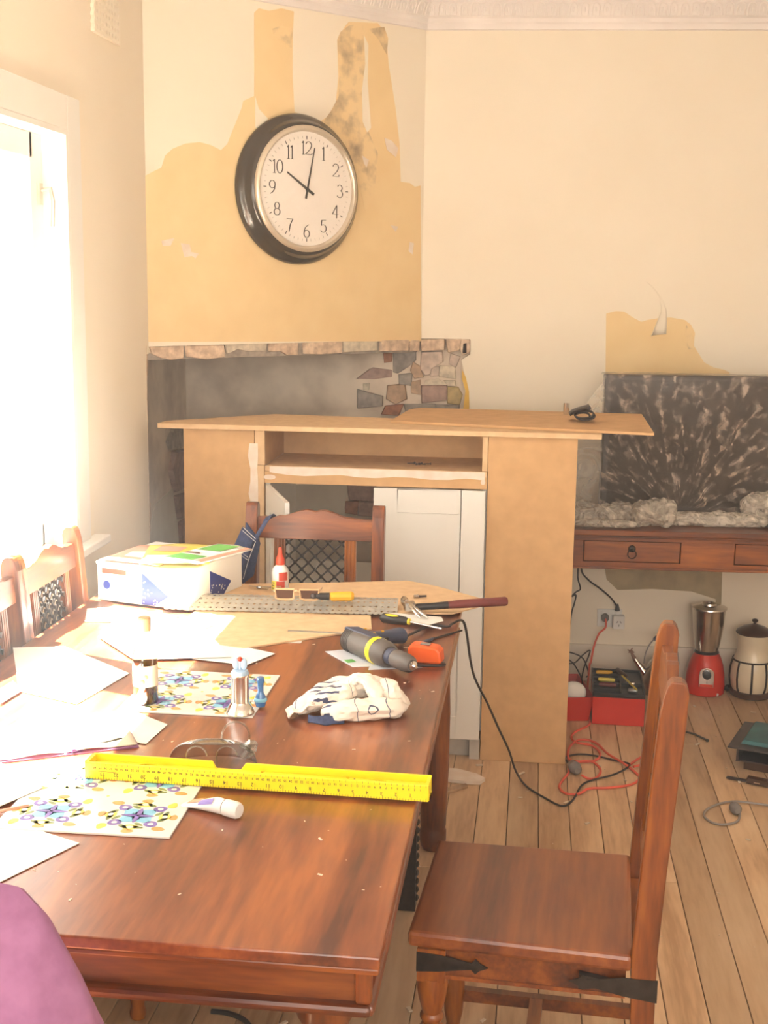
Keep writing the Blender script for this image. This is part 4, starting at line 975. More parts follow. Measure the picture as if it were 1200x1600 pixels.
# towel
tw = thing('tea_towel', 'crumpled white tea towel with navy stripes on the table', 'towel', (-.372, 2.560, TZ), R(6))
def roll(g, pts, rad, sd, fl=.8, nu=46, nv=26):
    c_ = smooth_path(pts, 8); N_ = len(c_)-1
    def f(u, v):
        k = u*N_; i = min(N_-1, int(k)); p = c_[i].lerp(c_[i+1], k-i); d = (c_[i+1]-c_[i]).normalized(); a = d.cross(Vector((0, 0, 1))).normalized(); b = a.cross(d)
        q = 2*PI*v; e = (1-abs(2*u-1)**3.2)**.5
        r_ = rad*(.12+.88*e)*(1+.34*nz(u*5+sd, cos(q)*1.7, sin(q)*1.7)+.20*nz(u*13, cos(q)*3+sd, sin(q)*3))
        o = p+a*r_*cos(q)+b*r_*fl*sin(q); o.z = max(.0012, o.z); return o
    g.grid(f, nu, nv)
g = MB()
roll(g, [(-.105, -.030, .012), (-.06, .005, .028), (-.01, .035, .036), (.05, .040, .044), (.10, .018, .030), (.118, -.010, .018)], .031, 1)
roll(g, [(-.050, -.050, .014), (-.01, -.050, .020), (.04, -.046, .024), (.10, -.030, .022), (.112, .0, .020)], .026, 5)
roll(g, [(-.085, -.03, .018), (-.05, -.022, .034), (-.01, -.012, .044), (.015, .01, .05)], .022, 9)
roll(g, [(.0, .012, .050), (.02, .022, .066), (.045, .010, .066), (.062, -.012, .050), (.07, -.03, .036)], .017, 14)
roll(g, [(.05, .03, .040), (.078, .020, .052), (.095, -.002, .048), (.098, -.020, .034)], .021, 20)
tm, tn_, tb_ = newmat('striped_towel')
# stripes in the cloth's own (unfolded) coordinates
def stripes():
    tm = bpy.data.materials.new('towel_stripes'); tm.use_nodes = True; n = tm.node_tree; b = n.nodes['Principled BSDF']
    uv = n.nodes.new('ShaderNodeUVMap'); sx = n.nodes.new('ShaderNodeSeparateXYZ'); n.links.new(uv.outputs[0], sx.inputs[0])
    def band(src, lo, hi):
        a = n.nodes.new('ShaderNodeMath'); a.operation = 'GREATER_THAN'; a.inputs[1].default_value = lo; n.links.new(src, a.inputs[0])
        c = n.nodes.new('ShaderNodeMath'); c.operation = 'LESS_THAN'; c.inputs[1].default_value = hi; n.links.new(src, c.inputs[0])
        d = n.nodes.new('ShaderNodeMath'); d.operation = 'MULTIPLY'; n.links.new(a.outputs[0], d.inputs[0]); n.links.new(c.outputs[0], d.inputs[1]); return d.outputs[0]
    acc = None
    def mx(o):
        nonlocal acc
        if acc is None: acc = o; return
        m = n.nodes.new('ShaderNodeMath'); m.operation = 'MAXIMUM'; n.links.new(acc, m.inputs[0]); n.links.new(o, m.inputs[1]); acc = m.outputs[0]
    fr = n.nodes.new('ShaderNodeMath'); fr.operation = 'FRACT'; ml = n.nodes.new('ShaderNodeMath'); ml.operation = 'MULTIPLY'; ml.inputs[1].default_value = 9
    n.links.new(sx.outputs['Y'], ml.inputs[0]); n.links.new(ml.outputs[0], fr.inputs[0])
    b1 = band(sx.outputs['X'], .30, .46); b2 = band(fr.outputs[0], .0, .28)
    m = n.nodes.new('ShaderNodeMath'); m.operation = 'MULTIPLY'; n.links.new(b1, m.inputs[0]); n.links.new(b2, m.inputs[1]); mx(m.outputs[0])
    mx(band(sx.outputs['X'], .615, .625)); mx(band(sx.outputs['X'], .80, .812)); mx(band(sx.outputs['X'], .10, .115))
    mc_ = n.nodes.new('ShaderNodeMix'); mc_.data_type = 'RGBA'; mc_.inputs[6].default_value = (.84, .76, .66, 1); mc_.inputs[7].default_value = (.07, .08, .15, 1)
    n.links.new(acc, mc_.inputs[0]); n.links.new(mc_.outputs[2], b.inputs['Base Color']); b.inputs['Roughness'].default_value = .9
    return tm
M['stripes'] = stripes()
o = g.build('cloth', 'stripes', tw, smooth=True)
uvl = o.data.uv_layers.new(name='UVMap')
for lp_ in o.data.loops:
    v = o.data.vertices[lp_.vertex_index].co; uvl.data[lp_.index].uv = ((v.x+.13+v.z*.35+.05*nz(v.x*20, v.y*20))/.27, (v.y+.08+v.z*.7)/.19)
def hem(u, v):
    x = -.075+.075*u; return Vector((x, -.063-.010*sin(u*PI)-.010*v, .002+.014*(1-v)**2+.006*nz(x*40, v)))
MB().grid(hem, 14, 5).build('navy_hem', 'denim', tw, smooth=True, solid=.002)
def flap_(u, v):
    return Vector((-.115+.055*u-.012*v, -.062+.055*v+.0*u, .006+.030*sin(u*1.5)*(1-.3*v)+.012*nz(u*3, v*3)))
MB().grid(flap_, 10, 10).build('label_corner', 'towel', tw, smooth=True, solid=.0025)
# drill
dl = thing('power_drill', 'grey and navy power drill with yellow ring lying on its side', 'drill', (-.435, 3.02, TZ+.0315)); dl.scale = (.93, .93, .93)
d_ = Vector((.66, -.75, 0)).normalized(); e_ = Vector((.75, .66, 0)).normalized()
A0 = along((0, 0, 0), d_)
MB().lathe([(.020, 0), (.029, .008), (.032, .03), (.034, .09), (.034, .13)], 22, A0).build('motor_housing', 'darkgrey', dl, smooth=True)
for k in range(5): MB().lathe([(.0325, .012+k*.007), (.0335, .0135+k*.007), (.0325, .015+k*.007)], 22, A0, capb=False, capt=False).build('vent_rib', 'black', dl, smooth=True)
MB().lathe([(.0345, .13), (.0355, .132), (.0355, .146), (.0345, .148)], 22, A0).build('yellow_ring', 'yellow', dl, smooth=True)
MB().lathe([(.034, .148), (.034, .172), (.030, .190), (.0255, .196)], 22, A0).build('gearbox', 'darkgrey', dl, smooth=True)
MB().lathe([(.0215, .196), (.0215, .214), (.0195, .216), (.0195, .220)], 22, A0).build('collar', 'navy', dl, smooth=True)
ch = MB()
pr = []
ch.lathe([(.0225, .220), (.0235, .224), (.0235, .262), (.021, .282), (.015, .292)], 26, A0).build('chuck', 'darkgrey', dl, smooth=True)
MB().lathe([(.012, .290), (.012, .296), (.006, .297), (.004, .308)], 16, A0).build('chuck_jaws', 'chrome', dl, smooth=True)
hp = smooth_path([d_*.055+e_*.01+Vector((0, 0, .006)), d_*.050+e_*.055+Vector((0, 0, .004)), d_*.040+e_*.100+Vector((0, 0, -.002)), d_*.030+e_*.150+Vector((0, 0, -.008))], 6)
MB().tube(hp, [.027-.005*sin(PI*i/(len(hp)-1)) for i in range(len(hp))], 16, flat=.82).build('handle', 'navy', dl, smooth=True)
MB().prism([d_*a+e_*b+Vector((0, 0, .034)) for a, b in ((.0, -.012), (.15, -.010), (.16, .012), (.11, .020), (.02, .022))], (0, 0, -.014)).build('top_shell', 'navy', dl, bevel=.004)
for a, b in ((.03, .035), (.08, .030), (.075, .06)): MB().lathe([(.004, 0), (.004, .003)], 10, T(d_*a+e_*b+Vector((0, 0, .026)))).build('screw_boss', 'yellow_deep', dl)
MB().obox(d_*.085+e_*.04+Vector((0, 0, .004)), d_*.078+e_*.075+Vector((0, 0, .002)), .010, .016).build('trigger', 'black', dl, bevel=.003)
# cable off the drill, over the edge and along the floor
cab = [(-.322, 3.086, .783), (-.305, 3.125, .772), (-0.251,3.255,0.768), (-0.204,3.256,0.768), (-.195, 3.285, .768), (-.166, 3.33, .762), (-.150, 3.37, .66), (-0.153,3.480,0.616), (-0.143,3.600,0.522), (-0.107,3.720,0.406), (-0.073,3.840,0.285), (-0.042,3.940,0.182), (-0.018,4.099,0.05), (0.018,4.084,0.006), (0.077,3.997,0.005), (0.134,3.936,0.005), (0.17,3.989,0.005), (0.201,4.114,0.005), (0.239,4.171,0.005), (0.317,4.228,0.008), (0.376,4.321,0.01), (0.326,4.367,0.006), (0.249,4.409,0.005), (0.192,4.407,0.005), (0.155,4.369,0.005), (0.162,4.302,0.012), (0.172,4.257,0.016)]
o = MB().tube(smooth_path(cab, 6), .0034, 8).build('drill_cable', 'rubber', smooth=True)
tag(o, 'black power cable running from the drill down to the grey plug on the floor', 'cable')
# tape measure
tp = thing('tape_measure', 'orange-red tape measure beside the drill chuck', 'tape measure', (-.238, 2.955, TZ), R(-8))
pts = [(-.040, 0), (.040, 0), (.043, .006), (.040, .030), (.030, .040), (-.028, .044), (-.040, .036)]
MB().prism([(x, -.018, z) for x, z in pts], (0, .044, 0)).build('case', 'orange', tp, bevel=.005)
MB().box(-.012, .012, -.006, .010, .042, .0452).build('lock_slider', 'plug', tp, bevel=.002); MB().box(-.048, -.038, -.008, .012, .002, .006).build('tape_hook', 'steel', tp)
st_ = [(-.238+.05*cos(q), 2.925+.020*sin(q), TZ+.0045) for q in [R(a) for a in range(-150, 40, 12)]]
tag(MB().tube(st_, .003, 6).build('wrist_strap', 'rubber', smooth=True), 'thin black strap looped in front of the orange tape measure', 'strap')
# card under the drill
t = sheet_of('leaflet', [(-0.488,2.999,0.761),(-0.411,3.040,0.761),(-0.313,2.908,0.761),(-0.403,2.883,0.761)], 'paper_blue', 'pale blue leaflet with a small green print, under the drill', 'leaflet')
MB().prism([(p[0], p[1], .7617) for p in [(-0.432,2.934,0.762),(-0.413,2.943,0.762),(-0.4,2.923,0.762),(-0.419,2.910,0.762)]], (0, 0, .0002)).build('green_print', 'greenprint', t)
sheet_of('leaflet', [(-0.365,2.928,0.76),(-0.277,2.969,0.76),(-0.24,2.906,0.76),(-0.364,2.865,0.76)], 'paper_blue', 'pale leaflet mostly hidden below the drill gearbox', 'leaflet', h=.0006)
# board offcuts at the far end of the table
b1 = tag(MB().prism([(p[0], p[1], .7605) for p in [(-.90, 3.05), (-.69, 2.985), (-.40, 3.215), (-.42, 3.35), (-.90, 3.34)]], (0, 0, .005)).build('board_offcut', 'mdf_pale', bevel=.0008), 'thin pale board offcut in front of the perforated metal strip', 'board')
b2 = tag(MB().prism([(p[0], p[1], p[2]) for p in [(-.90, 3.36, .766), (-.36, 3.36, .767), (-.200, 3.39, .766), (-.09, 3.535, .766), (-.265, 3.70, .766), (-.36, 3.76, .766), (-.60, 3.69, .766), (-.90, 3.62, .766)]], (0, 0, .004)).build('board_offcut', 'mdf_pale', bevel=.0008), 'pointed pale board offcut under the hammer, sticking out past the table corner', 'board')
tag(MB().prism([(p[0], p[1], .7605) for p in [(-.27, 3.45), (-.20, 3.45), (-.185, 3.60), (-.26, 3.60)]], (0, 0, .0052)).build('thin_batten', 'dkmetal'), 'dark flat strip under the corner of the pointed board offcut', 'strip')
sheet_of('torn_paper', [(-0.386,3.367,0.768),(-0.314,3.352,0.768),(-0.227,3.339,0.768),(-0.219,3.300,0.768),(-0.257,3.248,0.768),(-0.308,3.285,0.768),(-0.36,3.290,0.768)], 'paper', 'torn white paper scrap below the hammer head', 'paper', z=.7706)
# perforated angle strip
pf = thing('perforated_strip', 'long galvanised perforated metal angle strip with scalloped edge lying across the boards', 'strip', (-.99, 3.375, .7735), R(4))
m_ = MB(); N_ = 38; cw = .0168
def cell(x, y0, hw, hh, r_, f):
    n = 8; o_ = [(x-hw, y0-hh), (x, y0-hh), (x+hw, y0-hh), (x+hw, y0), (x+hw, y0+hh), (x, y0+hh), (x-hw, y0+hh), (x-hw, y0)]
    i_ = [(x+r_*cos(R(225+45*k)), y0+r_*sin(R(225+45*k))) for k in range(8)]
    m_.add([f(*p) for p in o_]+[f(*p) for p in i_], [(k, (k+1) % 8, 8+(k+1) % 8, 8+k) for k in range(8)])
def flat_(x, y): return (x, y, .0175-.35*abs(0)+(.0 if y > 0 else y*.32))
for i in range(N_):
    for j in range(3): cell(cw*(i+.5), -.011-j*.022, cw/2, .011, .0040 if (i+j) % 2 else .0028, flat_)
    cell(cw*(i+.5), .012, cw/2, .012, .0048, flat_)
for i in range(N_): m_.add([flat_(cw*i, .024), flat_(cw*(i+1), .024), flat_(cw*(i+.75), .030), flat_(cw*(i+.25), .030)], [(0, 1, 2, 3)])
for i in range(N_): m_.add([flat_(cw*i, -.066), flat_(cw*(i+1), -.066), flat_(cw*(i+.75), -.070), flat_(cw*(i+.25), -.070)], [(0, 1, 2, 3)])
m_.build('perforated_plate', 'galv', pf, solid=.0008)
# hammer
ha = Vector((-0.319,3.366,0.782)); hb = Vector((-0.054,3.435,0.792))
hm = thing('claw_hammer', 'claw hammer with maroon grip lying on the pointed board offcut', 'hammer', (ha.x, ha.y, .7835), math.atan2(hb.y-ha.y, hb.x-ha.x)); HK = (hb-ha).length/.352; hm.scale = (HK, 1, 1)
MB().tube([(.02, 0, .004), (.10, 0, .006), (.14, 0, .008)], [.0095, .010, .011], 12).build('shaft', 'black', hm, smooth=True)
MB().tube([(.14, 0, .008), (.18, 0, .010), (.28, 0, .013), (.345, 0, .015), (.352, 0, .015)], [.012, .0145, .0150, .0160, .012], 14, flat=.8).build('grip', 'hammergrip', hm, smooth=True)
h_ = MB()
h_.lathe([(.012, 0), (.0135, .003), (.0135, .016), (.010, .022), (.010, .034)], 16, along((-.005, .060, .008), (.1, -1, .05)))
for s in (-1, 1): h_.tube([(.0, .03, .010), (.004, -.005, .012+s*.0), (.012+s*.004, -.035, .010), (.026+s*.010, -.060, .002), (.040+s*.013, -.074, -.006)], [.011, .011, .0075, .006, .003], 10, flat=.7)
h_.box(-.013, .022, -.012, .018, -.004, .018)
h_.build('head', 'steel', hm, smooth=True)
# screwdrivers and small tools
t = thing('screwdriver', 'black screwdriver with yellow oval on its handle, below the hammer head', 'screwdriver', (-0.341,3.241,0.785), math.atan2(-.06, .15))
MB().tube([(-.045, 0, 0), (-.035, 0, 0), (0, 0, 0), (.03, 0, 0), (.038, 0, 0)], [.006, .013, .0135, .011, .008], 14).build('handle', 'black', t, smooth=True)
MB().lathe([(.008, 0), (.0085, .006)], 12, along((.036, 0, 0), (1, 0, 0))).build('collar', 'yellow', t)
MB().ball((-.008, -.006, .0115), .020, .007, .003, 12).build('oval_print', 'yellow', t, smooth=True)
MB().tube([(.04, 0, 0), (.135, 0, -.006)], .003, 8).build('shaft', 'chrome', t, smooth=True)
t = thing('chisel', 'tool with translucent amber handle lying behind the metal strip', 'chisel', (-0.534,3.386,0.804), R(6))
MB().tube([(-.005, 0, 0), (.0, 0, 0), (.055, 0, .002), (.062, 0, .002)], [.008, .0125, .0135, .008], 10).build('handle', 'yellow_deep', t, bevel=.001)
MB().tube([(-.042, 0, 0), (-.030, 0, 0), (-.006, 0, 0)], [.006, .010, .011], 12).build('ferrule', 'black', t, smooth=True)
MB().ball((-.050, 0, 0), .009, .008, .008, 10).build('tip', 'dkmetal', t, smooth=True)
t = thing('driver_bit', 'small metal driver bit on the pointed board offcut above the hammer', 'drill bit', (-0.306,3.544,0.775), R(25))
MB().tube([(-.016, 0, 0), (-.002, 0, 0)], .0055, 10).build('socket', 'steel', t, smooth=True); MB().tube([(-.002, 0, 0), (.004, 0, 0), (.022, 0, 0)], [.0045, .0032, .003], 8).build('shank', 'dkmetal', t, smooth=True)
t = tag(MB().obox((-0.611,3.156,0.766), (-0.435,3.154,0.766), .012, .0012).build('saw_blade', 'galv'), 'flat grey metal blade on the board offcut behind the drill', 'blade')
t = tag(MB().tube([(-0.247,3.136,0.763), (-0.166,3.243,0.763)], .0025, 6).build('pencil', 'black'), 'thin dark pencil on the table just behind the tape measure', 'pencil')
t = tag(MB().tube([(-0.263,3.076,0.766), (-0.235,3.140,0.766)], [.007, .004], 8).build('navy_cap', 'navy', smooth=True), 'small navy pen cap between the drill handle and the tape measure', 'cap')
# glue bottle
gb = thing('glue_bottle', 'white glue bottle with red nozzle cap and yellow label by the far chair', 'bottle', (-.712, 3.56, .7706), R(-10))
MB().lathe([(.022, 0), (.025, .003), (.025, .060), (.0235, .068), (.015, .077), (.011, .080)], 26, Matrix.Scale(.98, 4)).build('body', 'white', gb, smooth=True)
MB().lathe([(.0125, .079), (.013, .083), (.012, .096), (.006, .110), (.0045, .126), (.003, .129)], 18).build('nozzle_cap', 'redplastic', gb, smooth=True)
def lab(mm, q0, q1, z0, z1, name, rr=.0254):
    MB().grid(lambda u, v: Vector((rr*sin(q0+(q1-q0)*u), -rr*cos(q0+(q1-q0)*u), z0+(z1-z0)*v)), 12, 1).build(name, mm, gb)
lab('yellowprint', -1.0, -.1, .006, .034, 'label'); lab('redprint', -.1, .9, .004, .034, 'label'); lab('redprint', .2, 1.3, .036, .060, 'label')
for k in range(3): lab('oliveprint', -.75+.0*k, -.35, .010+k*.008, .014+k*.008, 'label_mark', .0257)
# sunglasses
sg = thing('sunglasses', 'tan-framed sunglasses with brown lenses standing behind the metal strip', 'glasses', (-0.629,3.379,0.792), R(4))
for s in (-1, 1):
    c = .034*s; pts = [(c-.026, .030), (c+.026, .030), (c+.024, .004), (c+.012, .001), (c-.012, .001), (c-.024, .004)]
    MB().tube([(x, 0, z) for x, z in pts], .0034, 6, closed=True).build('rim', 'tan_frame', sg)
    MB().prism([(x, -.0006, z) for x, z in pts], (0, .0012, 0)).build('lens', 'lens', sg)
    MB().tube([(s*.062, 0, .027), (s*.064, .05, .024), (s*.058, .10, .012)], .0022, 6).build('temple', 'tan_frame', sg)
MB().tube([(-.008, 0, .024), (0, -.003, .027), (.008, 0, .024)], .003, 6).build('bridge', 'tan_frame', sg)
# keys
t = thing('key_bunch', 'small bunch of metal keys on the table behind the white box', 'keys', (-0.776,3.570,0.776))
for a in (.2, -.5, 2.7): MB().lathe([(.009, 0), (.009, .002)], 10, T((0, 0, 0), a, .25)).box(.006, .034, -.003, .003, 0, .002, xf=T((0, 0, 0), a, .25)).build('key', 'steel', t)
# white carton with magazines
bx = thing('cardboard_box', 'white cardboard box with blue starry triangles and a red label, at the left', 'box', (-1.0, 3.34, TZ), R(-16))
# corners measured on the table: left front, near corner, right end
MB().box(-.21, .085, .0, .30, .004, .115).build('carton', 'paper', bx, bevel=.002)
MB().box(-.213, .088, -.003, .303, .108, .1165).build('lid', 'white', bx, bevel=.002)
MB().prism([(-.065, -.0008, .006), (-.063, -.0008, .096), (.022, -.0008, .036), (-.024, -.0008, .006)], (0, .0006, 0)).build('triangle_print', 'blueprint', bx)
MB().prism([(.0858, .115, .008), (.0858, .115, .092), (.0858, .235, .040), (.0858, .19, .008)], (-.0006, 0, 0)).build('triangle_print', 'blueprint', bx)
m_ = MB(); r = random.Random(1)
for k in range(16):
    x = -.060+.05*r.random()**1.4; z = .012+.07*r.random()*(1-(x+.06)/.06)
    m_.box(x-.0016, x+.0016, -.0013, -.0009, z-.0016, z+.0016)
for k in range(16):
    y = .118+.08*r.random()**1.4; z = .014+.066*r.random()*(1-(y-.118)/.12)
    m_.box(.0859, .0864, y-.002, y+.002, z-.0018, z+.0018)
m_.build('star_print', 'white', bx)['kind'] = 'stuff'
MB().box(-.195, -.115, -.0008, 0, .083, .097).build('red_label', 'redprint', bx)
MB().lathe([(.012, 0), (.012, .0005)], 20, T((-.180, -.0006, .050)) @ Matrix.Rotation(PI/2, 4, 'X')).build('round_print', 'blueprint', bx)
text_mesh('Moving Box', .012, 'box_lettering', 'blueprint', bx, T((-.165, -.0012, .070)) @ Matrix.Rotation(PI/2, 4, 'X'), .0002)
def mag(x, y, z, a, w_, h_, m1, label, extra):
    t = thing('magazine', label, 'magazine', (x, y, z), a, 'magazines on the white box')
    MB().grid(lambda u, v: Vector((w_*(u-.5), h_*(v-.5), .003+.004*sin(u*3)+.002*nz(u*3, v*2))), 10, 6).build('pages', m1, t, smooth=True, solid=.003)
    for mm, pl in extra:
        MB().prism([(w_*(u-.5), h_*(v-.5), .0060+.004*sin(u*3)+.002*nz(u*3, v*2)) for u, v in pl], (0, 0, .0003)).build('cover_print', mm, t)
mag(-1.075, 3.475, .8775, R(-14), .19, .22, 'pinkprint', 'salmon magazine on the left of the white box, with green corner', [('paper', [(.25, .25), (.7, .2), (.9, .4), (.5, .6), (.2, .5)]), ('greenprint', [(.5, .85), (.95, .85), (.95, .97), (.55, .97)]), ('brownprint', [(.55, .7), (.98, .76), (.98, .82), (.6, .80)])])
mag(-.985, 3.46, .8865, R(10), .19, .25, 'yellowprint', 'yellow and white magazine in the middle of the white box lid', [('paper', [(.02, .02), (.7, .02), (.65, .35), (.05, .4)]), ('pinkprint', [(.1, .6), (.5, .55), (.6, .8), (.2, .9)]), ('brownprint', [(.6, .3), (.95, .32), (.9, .42), (.65, .4)])])
mag(-.895, 3.44, .8960, R(-26), .13, .24, 'paper', 'magazine with bright green panels at the right of the white box lid', [('greenprint', [(.04, .03), (.75, .03), (.8, .30), (.06, .30)]), ('greenprint', [(.10, .55), (.70, .60), (.70, .95), (.12, .95)]), ('pinkprint', [(.84, .02), (.99, .02), (.99, .98), (.86, .98)]), ('brownprint', [(.05, .34), (.5, .36), (.4, .42), (.06, .42)])])
# papers
sheet_of('paper_sheet', [(-1.16, 3.17), (-.98, 3.20), (-.93, 3.26), (-1.12, 3.335), (-1.20, 3.30)], 'paper', 'white envelope sticking out in front of the cardboard box', group='', h=.003)
sheet_of('paper_sheet', [(-1.09, 3.27), (-.86, 3.20), (-.70, 2.90), (-.92, 2.84), (-1.07, 3.02)], 'paper', 'sunlit white paper sheet behind the bottle, overlapping the board offcut', z=.7662 if 0 else .7660)
sheet_of('paper_sheet', [(-0.788,3.051,0.762),(-0.604,2.955,0.762),(-0.651,2.850,0.762),(-0.791,2.881,0.762),(-0.807,3.001,0.762)], 'paper', 'white paper sheet between the bottle and the board offcut', z=.7625)
sheet_of('paper_sheet', [(-1.248,2.906,0.762),(-1.129,2.937,0.762),(-0.903,2.749,0.762),(-0.945,2.520,0.762),(-1.099,2.584,0.762)], 'paper', 'large sunlit white paper sheet left of the bottle', z=.7612)
sheet_of('yellow_note', [(-0.815,2.928,0.763),(-0.779,3.019,0.763),(-0.734,2.969,0.763),(-0.769,2.902,0.763)], 'yellowprint', 'small yellow note on the white papers', 'paper', z=.7645)
sheet_of('paper_sheet', [(-0.91,2.443,0.762),(-0.828,2.505,0.762),(-0.719,2.425,0.762),(-0.729,2.311,0.762),(-0.839,2.338,0.762)], 'paper_cream', 'sunlit cream paper sheet below the bottle, behind the open notebook', z=.7612)
t = thing('floral_booklet', 'booklet with faint outlines on white cover, by the metal strip', 'booklet', (-.905, 3.15, .7665), R(-20))
MB().box(-.06, .08, -.08, .055, 0, .004).build('pages', 'paper', t, bevel=.001); MB().tube([(.02+.02*cos(q), .02+.014*sin(q), .0045) for q in [R(a) for a in range(0, 360, 24)]], .0008, 5, closed=True).build('outline_print', 'ink_grey', t)
sheet_of('floral_card', [(-0.634,3.104,0.761),(-0.563,3.153,0.761),(-0.56,3.062,0.761),(-0.634,3.062,0.761)], 'tileglaze', 'corner of a floral card peeking out under the board offcut', 'card', z=.7606, h=.0002)
t = thing('open_notebook', 'open notebook with cream pages at the left, in front of the bottle', 'notebook', (-.905, 2.31, TZ), R(28))
def nb(s):
    return MB().grid(lambda u, v: Vector((s*(.002+.135*u), -.09+.18*v, .004+.010*sin(min(1, u*1.6)*PI)*.35+.002)), 12, 2)
nb(1).build('page', 'paper_cream', t, smooth=True, solid=.002); nb(-1).build('page', 'paper', t, smooth=True, solid=.002)
MB().box(-.14, .14, -.093, .093, 0, .003).build('cover', 'purplecloth', t)
t = thing('pen', 'dark pen lying at the edge of the open notebook', 'pen', (-0.816,2.278,0.768), R(48))
MB().tube([(-.05, 0, 0), (.045, 0, 0), (.055, 0, 0)], [.004, .004, .001], 8).build('barrel', 'ink', t, smooth=True); MB().tube([(-.055, 0, 0), (-.03, 0, 0)], .0046, 8).build('cap', 'purpleprint', t)
tag(MB().tube([(-0.873,1.953,0.765), (-0.834,1.983,0.765)], .0035, 6).build('pencil', 'pinkprint'), 'salmon pencil at the left picture edge near the floral mat', 'pencil')
sheet_of('paper_sheet', [(-1.10, 1.99), (-.93, 1.87), (-.84, 2.06), (-.98, 2.18)], 'paper', 'sunlit white paper sheet at the left edge beside the near floral mat', z=.7650)
sheet_of('paper_sheet', [(-.98, 1.72), (-.78, 1.69), (-.70, 1.86), (-.90, 1.95)], 'paper', 'sunlit white paper sheet at the left, in front of the near floral mat', z=.7612, h=.0008)
t = sheet_of('photo_print', [(-1.144,2.586,0.762),(-1.138,2.643,0.762),(-1.092,2.585,0.762),(-1.105,2.495,0.762)], 'paper', 'framed picture corner with a red edge at the left picture edge', 'picture', z=.7635)
MB().prism([(p[0], p[1], .7648) for p in [(-1.115,2.518,0.764),(-1.105,2.591,0.764),(-1.091,2.575,0.764),(-1.101,2.486,0.764)]], (0, 0, .0003)).build('red_edge', 'redprint', t)
# sauce bottle
sb = thing('sauce_bottle', 'glass bottle with cream label and brownish contents on the far floral mat', 'bottle', (-.802, 2.548, TZ+.0044))
MB().lathe([(.024, 0), (.0265, .003), (.0265, .105), (.024, .118), (.0125, .135), (.0115, .160)], 28).build('glass_body', 'bottleglass', sb, smooth=True)
MB().lathe([(.0235, .003), (.0235, .036), (.0, .036)], 24, capt=False).build('contents', 'wine', sb, smooth=True)
MB().lathe([(.0268, .040), (.0268, .086)], 28, capb=False, capt=False).build('label', 'paper_cream', sb, smooth=True)
MB().lathe([(.0134, .158), (.0142, .160), (.0142, .186), (.012, .188)], 20).build('screw_cap', 'tan_frame', sb, smooth=True)
for a, z, m__ in ((.3, .062, 'yellowprint'), (-.35, .070, 'pinkprint'), (.05, .052, 'orangeprint')): MB().ball((.0268*sin(a), -.0268*cos(a), z), .006, .0012, .006, 10).build('label_flower', m__, sb, smooth=True)
# pepper mill
pm = thing('pepper_mill', 'shiny steel pepper mill with pale blue winged top and red ball', 'mill', (-.588, 2.512, TZ+.0044))
MB().lathe([(.030, 0), (.0295, .004), (.022, .018), (.0190, .022), (.0185, .025), (.0185, .078), (.0195, .082), (.019, .084)], 36).build('body', 'chrome', pm, smooth=True)
MB().lathe([(.0185, .084), (.019, .086), (.016, .092), (.006, .0935)], 28).build('top_dome', 'lightblue', pm, smooth=True)
for s in (-1, 1): MB().ball((s*.0085, 0, .106), .0075, .004, .0135, 14, xf=T((0, 0, 0), 0, 0, 0)).build('wing', 'lightblue', pm, smooth=True)
MB().lathe([(.0025, .09), (.0025, .112)], 8).ball((0, 0, .0), .0001).build('stem', 'lightblue', pm); MB().ball((.0005, -.002, .1165), .0052, n=14).build('ball_knob', 'redplastic', pm, smooth=True)
sh = thing('blue_bottle', 'tiny blue glass bottle and stopper hidden behind the pepper mill', 'bottle', (-.555, 2.560, TZ+.0044))
MB().lathe([(.010, 0), (.0125, .01), (.011, .022), (.0065, .03), (.0065, .05), (.0085, .056), (.007, .064)], 18).build('body', 'blueglass', sh, smooth=True)
MB().ball((0, 0, .014), .0145, .0145, .008, 14).build('bead_ring', 'skyprint', sh, smooth=True)
# crumbs and shavings
m_ = MB(); r = random.Random(21)
for k in range(70):
    x = -.75+.55*r.random(); y = 1.62+1.5*r.random(); s_ = .0008+.0022*r.random()**3
    if (-.80 < x < -.14 and 2.08 < y < 2.19) or (-.52 < x < -.22 and 2.46 < y < 2.66): continue
    if x < -.54 and (1.88 < y < 2.21 or 2.48 < y < 2.80): continue
    m_.box(-s_*1.6, s_*1.6, -s_*.6, s_*.6, 0, s_*.5, xf=T((x, y, .7602), r.random()*6))
tag(m_.build('sawdust_crumbs', 'chip'), 'scattered pale crumbs and shavings on the dining table top', 'debris', kind='stuff')

# ================================================================ DENIM POUCH ON THE CHAIR
dp = thing('denim_pouch', 'navy denim pouch with white stitching hanging from the far chair post', 'pouch', (0, 0, 0))
yy = 3.80
front = [(-0.87,3.775,0.925),(-0.83,3.775,0.882),(-0.79,3.775,0.939),(-0.833,3.775,0.852),(-0.855,3.775,0.811),(-0.879,3.775,0.744),(-0.907,3.775,0.783),(-0.919,3.775,0.807),(-0.899,3.775,0.85)]
body = [(-0.87,3.775,0.921),(-0.83,3.775,0.878),(-0.855,3.775,0.811),(-0.875,3.775,0.736),(-0.903,3.775,0.775),(-0.921,3.775,0.805),(-0.899,3.775,0.856)]
MB().prism([Vector(p) for p in body], (0, -.022, 0), inset=.10).build('pouch_body', 'denim', dp, bevel=.006)
MB().prism([(-0.868,3.800,0.924),(-0.832,3.800,0.877),(-0.824,3.800,0.858),(-0.845,3.800,0.756),(-0.881,3.800,0.726),(-0.885,3.800,0.795)], (0, .012, 0)).build('back_panel', 'denim', dp, bevel=.003)
